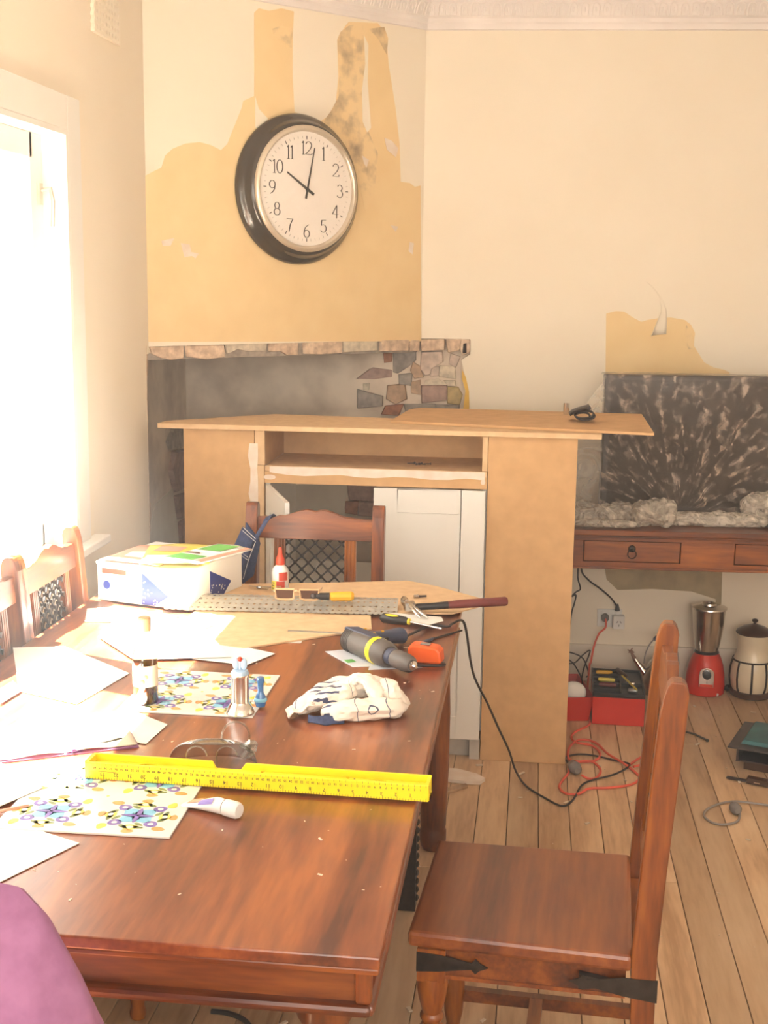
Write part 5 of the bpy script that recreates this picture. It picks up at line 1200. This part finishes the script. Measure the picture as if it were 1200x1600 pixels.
def strap(u, v):
    a = [Vector(p) for p in [(-0.834,3.765,0.872),(-0.82,3.765,0.897),(-0.806,3.765,0.921),(-0.796,3.765,0.937)]]
    k = u*4
    if k <= 3: i = min(2, int(k)); p = a[i].lerp(a[i+1], k-i)
    else: p = a[3]+Vector((.006*(k-3), .07*(k-3), .010*sin((k-3)*PI)))
    return p+Vector((.020*(v-.5), 0, .010*(v-.5)))
MB().grid(strap, 24, 2).build('strap', 'denim', dp, smooth=True, solid=.003)
m_ = MB()
for a in ([(-0.865,3.752,0.917),(-0.827,3.752,0.883)], [(-0.867,3.752,0.907),(-0.829,3.752,0.875)], [(-0.893,3.752,0.853),(-0.85,3.752,0.824)], [(-0.895,3.752,0.845),(-0.852,3.752,0.816)], [(-0.827,3.752,0.875),(-0.85,3.752,0.814),(-0.866,3.752,0.756)]):
    m_.tube([Vector(p)+Vector((0, .0015, 0)) for p in a], .0009, 5)
m_.each('stitching', 'white', dp)

# ================================================================ PURPLE GARMENT OVER THE NEAR CHAIR
pg = thing('purple_garment', 'purple cotton garment draped over a chair back at the lower left corner', 'garment', (-.745, 1.222, 0))
EG = [(-.30, 1.02), (.184, 1.026), (.216, 1.020), (.241, .995), (.268, .945), (.289, .895), (.302, .845)]
def drape(u, v):
    # profile across the chair (x) with the shoulder falling off to the right; v runs from the back hem over the top to the front hem
    k = max(0, (u-.4)/.6)*5.999; i = int(k); f_ = k-i
    if u <= .4: x = -.30+.484*u/.4; top_ = 1.024
    else: x = EG[1+min(i, 4)][0]*(1-f_)+EG[min(2+i, 6)][0]*f_; top_ = EG[1+min(i, 4)][1]*(1-f_)+EG[min(2+i, 6)][1]*f_ if i < 5 else EG[6][1]-.05*f_; x = x if i < 5 else EG[6][0]+.006*f_
    edge_ = max(0, (u-.4)/.6)
    s = (v-.5)*2
    y = -.055*math.tanh(s*-3.2)-.03*s-.012
    z = top_-.012-.44*abs(s)**1.25*(1)-.02*(1-math.cos(s*3))
    w_ = 1+.16*abs(s)*edge_
    n = .026*nz(x*9, z*5, s*2)+.016*nz(x*22+z*10, z*9, 3)+.014*max(0, sin(x*34+z*11+3*nz(x*4, z*4)))*min(1, abs(s)*2)
    y += (n*1.8 if s < 0 else -n*1.5)*min(1, abs(s)*3)
    return Vector(((x+.05*abs(s)**1.1*edge_)*1.0, -y if 0 else (.058*math.tanh(s*5) + (n*2.0)*(1 if s > 0 else -1)*min(1, abs(s)*3)), z+.006*nz(x*12, 1)))
MB().grid(drape, 50, 60).build('cloth', 'purplecloth', pg, smooth=True, solid=.003)

# ================================================================ FLOOR AND CONSOLE FOOT
def lath(t, name, prof, m, n=32, xf=None, **k): return MB().lathe(prof, n, xf, **k).build(name, m, t, smooth=True)
# blender
bl = thing('kitchen_blender', 'red kitchen blender with steel jar standing on the floor by the wall', 'blender', (.745, 5.235, 0), R(-4))
lath(bl, 'base', [(.070, 0), (.079, .004), (.080, .03), (.077, .08), (.070, .12), (.058, .155), (.050, .168), (.048, .172)], 'red', 40)
lath(bl, 'jar_collar', [(.050, .170), (.051, .174), (.046, .182)], 'black')
lath(bl, 'jar', [(.045, .180), (.050, .20), (.058, .25), (.064, .31), (.067, .355), (.068, .358)], 'steel', 40)
lath(bl, 'lid', [(.069, .356), (.073, .359), (.072, .364), (.030, .372), (.028, .380), (.020, .381), (.018, .376)], 'steel', 36)
MB().prism([(x, -.084+.0*(z), z) for x, z in [(-.030, .045), (.030, .045), (.030, .095)]+[(.030*cos(R(a)), .100+.026*sin(R(a))) for a in range(0, 181, 20)]+[(-.030, .095)]], (0, .020, 0)).build('control_plate', 'chrome', bl, bevel=.002)
MB().lathe([(.018, 0), (.017, .014), (.010, .016)], 20, along((0, -.083, .098), (0, -1, .1))).build('knob', 'black', bl, smooth=True)
MB().box(-.026, .026, -.0855, -.084, .047, .058).build('red_strip', 'redplastic', bl)
t = thing('appliance_cord', 'white cord with white plug on the floor between the blender and the canister', 'cord')
MB().tube(smooth_path([(.80, 5.20, .09), (0.848,5.427,0.06), (0.847,5.353,0.04), (0.831,5.306,0.012)], 6), .003, 8).build('cable', 'white', t, smooth=True)
MB().tube([(0.836,5.324,0.012), (0.806,5.238,0.01), (0.786,5.167,0.01)], [.010, .012, .007], 8).build('plug', 'white', t, smooth=True)
t = thing('black_plug', 'small black plug with steel pins on the floor beside the canister', 'plug', (0.845,5.273,0.012), R(-30))
MB().tube([(0, .02, 0), (0, 0, 0), (0, -.014, -.002)], [.008, .013, .012], 10).build('body', 'black', t, smooth=True)
MB().tube([(-.006, -.014, -.003), (-.006, -.034, -.004)], .0018, 6).build('pin', 'chrome', t); MB().tube([(.006, -.014, -.003), (.006, -.034, -.004)], .0018, 6).build('pin', 'chrome', t)
# canister
cn = thing('ceramic_canister', 'cream ceramic canister with dark lid and black iron cage, on the floor', 'canister', (.930, 5.225, 0), R(10))
lath(cn, 'foot', [(.078, 0), (.084, .004), (.084, .020), (.076, .026)], 'brownwood', 36)
lath(cn, 'pot', [(.074, .024), (.083, .045), (.0875, .08), (.086, .115), (.078, .15), (.066, .180), (.063, .205), (.066, .235), (.070, .250), (.069, .262), (.060, .264)], 'cream_ceramic', 44)
lath(cn, 'lid', [(.071, .262), (.074, .266), (.070, .274), (.045, .290), (.015, .300), (.008, .302)], 'brownwood', 36)
lath(cn, 'lid_knob', [(.006, .300), (.006, .308), (.012, .314), (.013, .319), (.007, .323)], 'brownwood', 20)
lath(cn, 'cage_ring', [(.0775, .150), (.081, .150), (.081, .156), (.0765, .156)], 'iron', 36, capb=False, capt=False)
for k in range(9):
    q = 2*PI*k/9+.2; pr = [(.078, .027), (.0855, .045), (.0897, .08), (.0885, .115), (.0805, .152)]
    MB().tube([(r_*cos(q), r_*sin(q), z) for r_, z in pr], .0042, 6).build('cage_bar', 'iron', cn, smooth=True)
# kettle
kt = thing('whistling_kettle', 'steel kettle with blue-grey handle and whistle spout, behind the right chair', 'kettle', (.560, 5.20, 0), R(0))
lath(kt, 'body', [(.078, 0), (.083, .004), (.083, .022), (.078, .06), (.066, .10), (.050, .130), (.038, .142), (.036, .146)], 'steel', 40)
lath(kt, 'lid', [(.037, .144), (.034, .150), (.018, .157), (.006, .159)], 'steel', 28)
lath(kt, 'lid_knob', [(.005, .157), (.005, .163), (.012, .168), (.013, .175), (.009, .182), (.003, .184)], 'black', 16)
MB().tube([(-.062, 0, .075), (-.085, 0, .105), (-.110, 0, .140)], [.020, .014, .009], 14).build('spout', 'chrome', kt, smooth=True)
MB().tube([(-.110, 0, .140), (-.118, 0, .152), (-.122, 0, .165)], [.0095, .007, .006], 10).ball((-.126, 0, .170), .009, .005, .007, 10).tube([(-.140, 0, .176), (-.112, 0, .166)], .0028, 6).tube([(-.134, 0, .163), (-.120, 0, .184)], .0028, 6).build('bird_whistle', 'brownprint', kt, smooth=True)
hd = [(.072*cos(R(a))*.98, 0, .120+.120*sin(R(a))) for a in range(0, 181, 12)]
MB().tube([p for p in hd], .0030, 8).build('handle_wire', 'cordgrey', kt, smooth=True)
MB().tube([p for p in hd if p[2] > .215], [.007, .010, .0105, .0105, .010, .007][:len([p for p in hd if p[2] > .215])] if len([p for p in hd if p[2] > .215]) <= 6 else .0095, 10).build('handle_grip', 'navy', kt, smooth=True)
# tool boxes
def tray(t, w_, d__, h_, flare, name='tray', m='red', th=.004):
    """open box, local origin at its base centre"""
    m_ = MB(); a, b = w_/2, d__/2; A, B_ = a+flare, b+flare
    o = [(-a, -b, 0), (a, -b, 0), (a, b, 0), (-a, b, 0), (-A, -B_, h_), (A, -B_, h_), (A, B_, h_), (-A, B_, h_)]
    i = [(-a+th, -b+th, th), (a-th, -b+th, th), (a-th, b-th, th), (-a+th, b-th, th), (-A+th, -B_+th, h_), (A-th, -B_+th, h_), (A-th, B_-th, h_), (-A+th, B_-th, h_)]
    fs = [(3, 2, 1, 0)]+[(k, (k+1) % 4, 4+(k+1) % 4, 4+k) for k in range(4)]
    fs += [(8, 9, 10, 11)]+[(8+(k+1) % 4, 8+k, 12+k, 12+(k+1) % 4) for k in range(4)]+[(4+k, 4+(k+1) % 4, 12+(k+1) % 4, 12+k) for k in range(4)]
    return m_.add(o+i, fs).build(name, m, t, bevel=.0012)
bx = thing('toolbox', 'red toolbox with black tray of tools on the floor', 'toolbox', (.365, 4.925, 0), R(-1.5))
tray(bx, .196, .33, .112, .001)
MB().box(-.099, .099, -.166, .166, .108, .113).build('tray_rim', 'black', bx)
m_ = MB().box(-.092, .092, -.158, .158, .104, .1065)
for x in (-.096, .01, .096): m_.box(x-.003, x+.003, -.162, .162, .113, .126)
for y in (-.162, -.10, -.03, .04, .10, .162): m_.box(-.096, .01, y-.0025, y+.0025, .113, .124)
for y in (-.162, -.02, .162): m_.box(.01, .096, y-.0025, y+.0025, .113, .124)
m_.build('tool_tray', 'black', bx, bevel=.001)
def small(name, label, cat, p, q, r_, m_, grp=None):
    o = MB().tube([p, Vector(p).lerp(Vector(q), .1), Vector(p).lerp(Vector(q), .9), q], [r_*.7, r_, r_, r_*.7], 8).build(name, m_, smooth=True); return tag(o, label, cat, grp)
small('screwdriver', 'yellow-handled screwdriver in the rear compartment of the black toolbox tray', 'screwdriver', (.285, 5.025, .127), (.350, 5.03, .127), .008, 'yellow_deep')
small('marker', 'green and yellow marker in the middle of the black toolbox tray', 'marker', (.290, 4.93, .127), (.355, 4.925, .127), .008, 'yellowprint')
small('marker', 'dark red marker in the front part of the black toolbox tray', 'marker', (.290, 4.865, .127), (.355, 4.86, .127), .008, 'hammergrip')
small('pencil', 'yellow pencil lying diagonally across the black toolbox tray', 'pencil', (.385, 4.98, .132), (.430, 4.80, .132), .004, 'yellowprint')
small('socket_set', 'shiny metal piece in the right compartment of the black toolbox tray', 'tool', (.405, 4.905, .1205), (.43, 4.91, .1205), .009, 'chrome')
small('screw_pack', 'small clear screw pack in the front right of the toolbox tray', 'pack', (.40, 4.83, .1205), (.435, 4.82, .1205), .009, 'galv')
small('hand_tool', 'dark wooden hand tool at the back of the black toolbox tray', 'tool', (.37, 5.06, .132), (.40, 4.97, .132), .009, 'brownwood')
b2 = thing('open_tray', 'red metal tray with a white cloth pad, left of the toolbox', 'tray', (.165, 4.915, 0), R(10))
tray(b2, .125, .27, .100, .018)
o = MB().ball((.190, 4.815, .105), .050, .026, .044, 22).build('white_pad', 'paper', smooth=True)
tag(o, 'round white pad standing in the front of the red metal tray', 'pad')
# cords
def cord(name, label, pts, r_, m_, k=6, parent=None): return tag(MB().tube(smooth_path(pts, k), r_, 8).build(name, m_, smooth=True), label, 'cord')
ec = thing('extension_cord', 'red extension cord tangled on the floorboards and plugged into the wall socket', 'cord')
MB().lathe([(.015, 0), (.017, .008), (.015, .024), (.010, .030)], 18, along(tuple(Vector((0.329,5.327,0.284))+NB*.009), (0, -1, -.25))).build('wall_plug', 'plug', ec, smooth=True)
MB().tube(smooth_path([Vector((0.329,5.327,0.281))+NB*.035, Vector((0.328,5.327,0.248))+NB*.055, (0.305,5.270,0.22), (0.286,5.270,0.164), (0.275,5.250,0.1), (.268, 5.21, .10), (.262, 5.17, .02), (.260, 5.10, .006), (.252, 4.95, .006), (.254, 4.80, .006), (0.25,4.730,0.005), (0.199,4.650,0.005), (0.181,4.584,0.005), (0.198,4.532,0.005), (0.253,4.507,0.005), (0.279,4.426,0.005), (0.258,4.360,0.005), (0.208,4.340,0.005), (0.166,4.358,0.005), (0.171,4.475,0.005), (0.209,4.561,0.005), (0.266,4.540,0.006), (0.306,4.420,0.009), (0.356,4.331,0.01), (0.389,4.267,0.006), (0.401,4.213,0.005), (0.366,4.150,0.005), (0.29,4.111,0.005), (0.226,4.095,0.005), (0.192,4.046,0.005), (0.15,4.040,0.005), (0.128,4.092,0.005), (0.142,4.162,0.005), (0.161,4.223,0.005), (0.169,4.294,0.006), (0.201,4.328,0.009), (0.246,4.335,0.009), (0.27,4.288,0.005), (0.27,4.240,0.005), (0.251,4.190,0.005), (0.224,4.178,0.008), (0.205,4.189,0.014)], 6), .0042, 8).build('cable', 'cordred', ec, smooth=True)
MB().tube(smooth_path([(0.372,4.325,0.006), (0.418,4.409,0.005), (0.472,4.462,0.005), (0.539,4.505,0.005), (0.555,4.443,0.005), (0.507,4.410,0.005), (0.46,4.378,0.005), (0.387,4.299,0.012)], 6), .0042, 8).build('cable_loop', 'cordred', ec, smooth=True)
dd = (Vector((0.21,4.151,0.018))-Vector((0.173,4.276,0.018)))
MB().lathe([(.008, 0), (.016, .006), (.019, .014), (.019, .034), (.022, .038), (.019, .042), (.018, .06), (.010, .068)], 18, along((0.172,4.271,0.022), dd)).build('cord_socket', 'plug', ec, smooth=True)
cord('black_cable', 'black cord hanging from the console table to the wall socket plug', [(.215, 5.18, .70), (0.217,5.220,0.516), (0.247,5.250,0.457), (0.303,5.280,0.411), (0.351,5.300,0.367), (0.376,5.300,0.332)], .0036, 'rubber')
t = tag(MB().tube([(0.376,5.300,0.343), (0.379,5.300,0.315)], [.006, .011], 10).build('black_wall_plug', 'black', smooth=True), 'black plug at the top right of the wall socket', 'plug')
cord('black_cable', 'tangled black cord hanging just right of the cupboard side, under the console', [(.20, 5.15, .70), (0.202,5.150,0.518), (0.204,5.150,0.478), (0.215,5.150,0.438), (0.198,5.150,0.424), (0.181,5.150,0.404), (0.198,5.150,0.411), (0.192,5.150,0.37), (0.183,5.150,0.329), (.17, 5.2, .15)], .003, 'rubber')
cord('black_cable', 'black cord looping behind and into the red metal tray', [(.14, 5.27, .14), (0.191,5.200,0.152), (0.237,5.200,0.132), (0.26,5.200,0.086), (0.264,5.200,0.059), (.255, 5.17, .06)], .003, 'rubber')
cord('black_cable', 'black cord rising in a sharp loop behind the red metal tray', [(.14, 5.22, .10), (0.203,5.240,0.096), (0.238,5.240,0.131), (0.267,5.240,0.155), (0.265,5.240,0.133), (0.246,5.240,0.073), (.235, 5.20, .03)], .003, 'rubber')
cord('black_cable', 'black cord curving down in front of the red metal tray rear', [(.135, 5.17, .16), (0.189,5.100,0.143), (0.214,5.030,0.127), (0.228,4.980,0.106), (0.232,4.930,0.085)], .003, 'rubber')
gc = thing('grey_flex', 'grey appliance flex coiled in one loop with its plug on the floorboards', 'cord')
MB().tube(smooth_path([(0.856,4.028,0.005), (0.798,4.040,0.005), (0.738,4.045,0.008), (0.688,4.053,0.006), (0.633,4.021,0.005), (0.592,3.968,0.005), (0.581,3.916,0.005), (0.603,3.870,0.005), (0.641,3.866,0.005), (0.679,3.896,0.005), (0.694,3.946,0.008), (0.69,3.972,0.014)], 6), .0036, 8).build('cable', 'cordgrey', gc, smooth=True)
MB().lathe([(.008, 0), (.014, .006), (.018, .014), (.018, .030), (.014, .034), (.017, .038), (.013, .046)], 18, along((0.687,3.942,0.018), Vector((0.675,4.012,0.018))-Vector((0.687,3.942,0.018)))).build('plug', 'plug', gc, smooth=True)
# bits on the floor
t = thing('dark_rod', 'thin dark rod lying on the floorboards right of the chair back', 'rod')
MB().tube([(0.608,4.716,0.004), (0.641,4.693,0.004), (0.678,4.636,0.004)], .004, 8).build('shaft', 'ink', t, smooth=True); MB().ball((0.679,4.621,0.007), .007, .007, .006, 8).build('tip', 'ink', t)
t = tag(MB().prism([(p[0], p[1], .001) for p in [(-0.262,4.190,0),(-0.218,4.191,0),(-0.15,4.154,-0),(-0.12,4.118,0),(-0.136,4.082,0),(-0.183,4.080,0),(-0.255,4.092,0)]], (0, 0, .012)).build('timber_offcut', 'filler', bevel=.001), 'pale splintered timber offcut on the floor beside the table leg', 'wood')
tag(MB().prism([(p[0], p[1], .001) for p in [(-0.264,4.012,-0),(-0.182,4.069,0),(-0.175,4.048,0),(-0.257,3.970,0)]], (0, 0, .008)).build('timber_sliver', 'board'), 'thin brown timber sliver on the floor in front of the pale offcut', 'wood')
mb = thing('metal_box', 'low dark metal box with teal glass top on the floor at the right edge', 'box', (.88, 4.42, 0), R(-20))
MB().box(-.11, .16, -.10, .14, .03, .036).box(-.11, -.102, -.10, .14, .030, .085).box(-.10, .16, .132, .14, .03, .085).box(.152, .16, -.10, .14, .03, .085).build('housing', 'dkmetal', mb, bevel=.001)
MB().box(-.135, .18, -.135, .16, .085, .090).build('flange', 'dkmetal', mb, bevel=.001)
MB().prism([(-.10, -.085, .0902), (.17, -.085, .0902), (.17, .15, .0902), (-.10, .15, .0902)], (0, 0, .012), inset=.06).build('teal_top', 'teal', mb)
MB().box(-.085, .15, -.085, .13, .0, .030).build('inner_box', 'brownwood', mb)
t = thing('metal_strip', 'dark flat metal strip lying in front of the low metal box', 'strip', (0.769,4.241,0.002), R(-22))
MB().box(-.075, .10, -.008, .008, 0, .006).build('bar', 'dkmetal', t, bevel=.001); MB().box(-.005, .10, -.016, .012, .0, .020).build('bracket', 'brownwood', t, bevel=.001); MB().box(.02, .04, -.017, -.0155, .006, .010).build('slot', 'chrome', t)
tag(MB().tube(smooth_path([(-0.688,2.628,0.004), (-0.65,2.626,0.004), (-0.611,2.608,0.004), (-0.584,2.576,0.004), (-0.568,2.530,0.004)], 5), .006, 8).build('black_hose', 'rubber', smooth=True), 'dark curved hose on the floor under the near end of the table', 'hose')
m_ = MB(); r = random.Random(31)
for k in range(170):
    x = -.35+1.5*r.random(); y = 2.3+2.8*r.random(); s_ = .0015+.0055*r.random()**3
    if x < .2 and y > 4.28: continue
    m_.box(-s_*1.5, s_*1.5, -s_*.7, s_*.7, 0, s_*.5, xf=T((x, y, .0002), r.random()*6))
for p in ((-0.146,4.262,0), (-0.139,4.577,0)): m_.box(-.012, .012, -.006, .006, 0, .003, xf=T(p, .3))
for p in ((-0.019,4.227,0), (0.129,3.995,0), (0.62,4.611,0), (-0.538,2.624,0)): m_.box(-.014, .014, -.004, .004, 0, .003, xf=T((p[0]+.02, p[1]-.02, .0005), .9))
tag(m_.build('plaster_crumbs', 'chip'), 'scattered plaster chips and wood shavings on the floorboards', 'debris', kind='stuff')
# smaller pieces belong to the part they sit on
SUBP = {'kitchen_blender': [('knob', 'control_plate'), ('red_strip', 'control_plate')], 'ceramic_canister': [('lid_knob', 'lid'), ('cage_bar', 'cage_ring')],
        'whistling_kettle': [('lid_knob', 'lid'), ('bird_whistle', 'spout'), ('handle_grip', 'handle_wire')], 'power_drill': [('chuck_jaws', 'chuck'), ('trigger', 'handle'), ('vent_rib', 'motor_housing'), ('screw_boss', 'top_shell')],
        'spirit_level': [('vial_ring', 'bubble_vial'), ('rule_number', 'frame'), ('rule_ticks', 'frame'), ('arrow_print', 'web')], 'wall_clock': [('numeral', 'dial'), ('hour_mark', 'dial'), ('minute_mark', 'dial')],
        'cardboard_box': [('triangle_print', 'carton'), ('star_print', 'carton'), ('red_label', 'carton'), ('round_print', 'carton'), ('box_lettering', 'carton')], 'glue_bottle': [('label_mark', 'label')],
        'power_socket': [('switch', 'face_plate'), ('slot', 'adapter')], 'safety_goggles': [('eye_rim', 'lens_shield')], 'tape_measure': [('lock_slider', 'case')], 'denim_pouch': [('stitching', 'pouch_body')], 'sauce_bottle': [('label_flower', 'label')]}
for tn, prs in SUBP.items():
    t = bpy.data.objects[tn]; kids = list(t.children)
    for cn, pn in prs:
        pa = [k for k in kids if k.name.split('.')[0] == pn][0]
        for k in kids:
            if k.name.split('.')[0] == cn: k.parent = pa
# scattering volume added to imitate lens glare spreading from the window
hz = bpy.data.materials.new('glare_haze'); hz.use_nodes = True; n = hz.node_tree; n.nodes.clear()
vo = n.nodes.new('ShaderNodeVolumeScatter'); vo.inputs['Color'].default_value = (1, .96, .93, 1); vo.inputs['Density'].default_value = .030; vo.inputs['Anisotropy'].default_value = .25
mo = n.nodes.new('ShaderNodeOutputMaterial'); n.links.new(vo.outputs[0], mo.inputs['Volume']); M['haze'] = hz
hb_ = MB().box(-1.62, 2.76, -1.9, 5.75, -.1, 2.9).build('glare_haze', 'haze'); tag(hb_, 'faint bright haze added through the room to imitate lens glare', 'haze', kind='stuff')
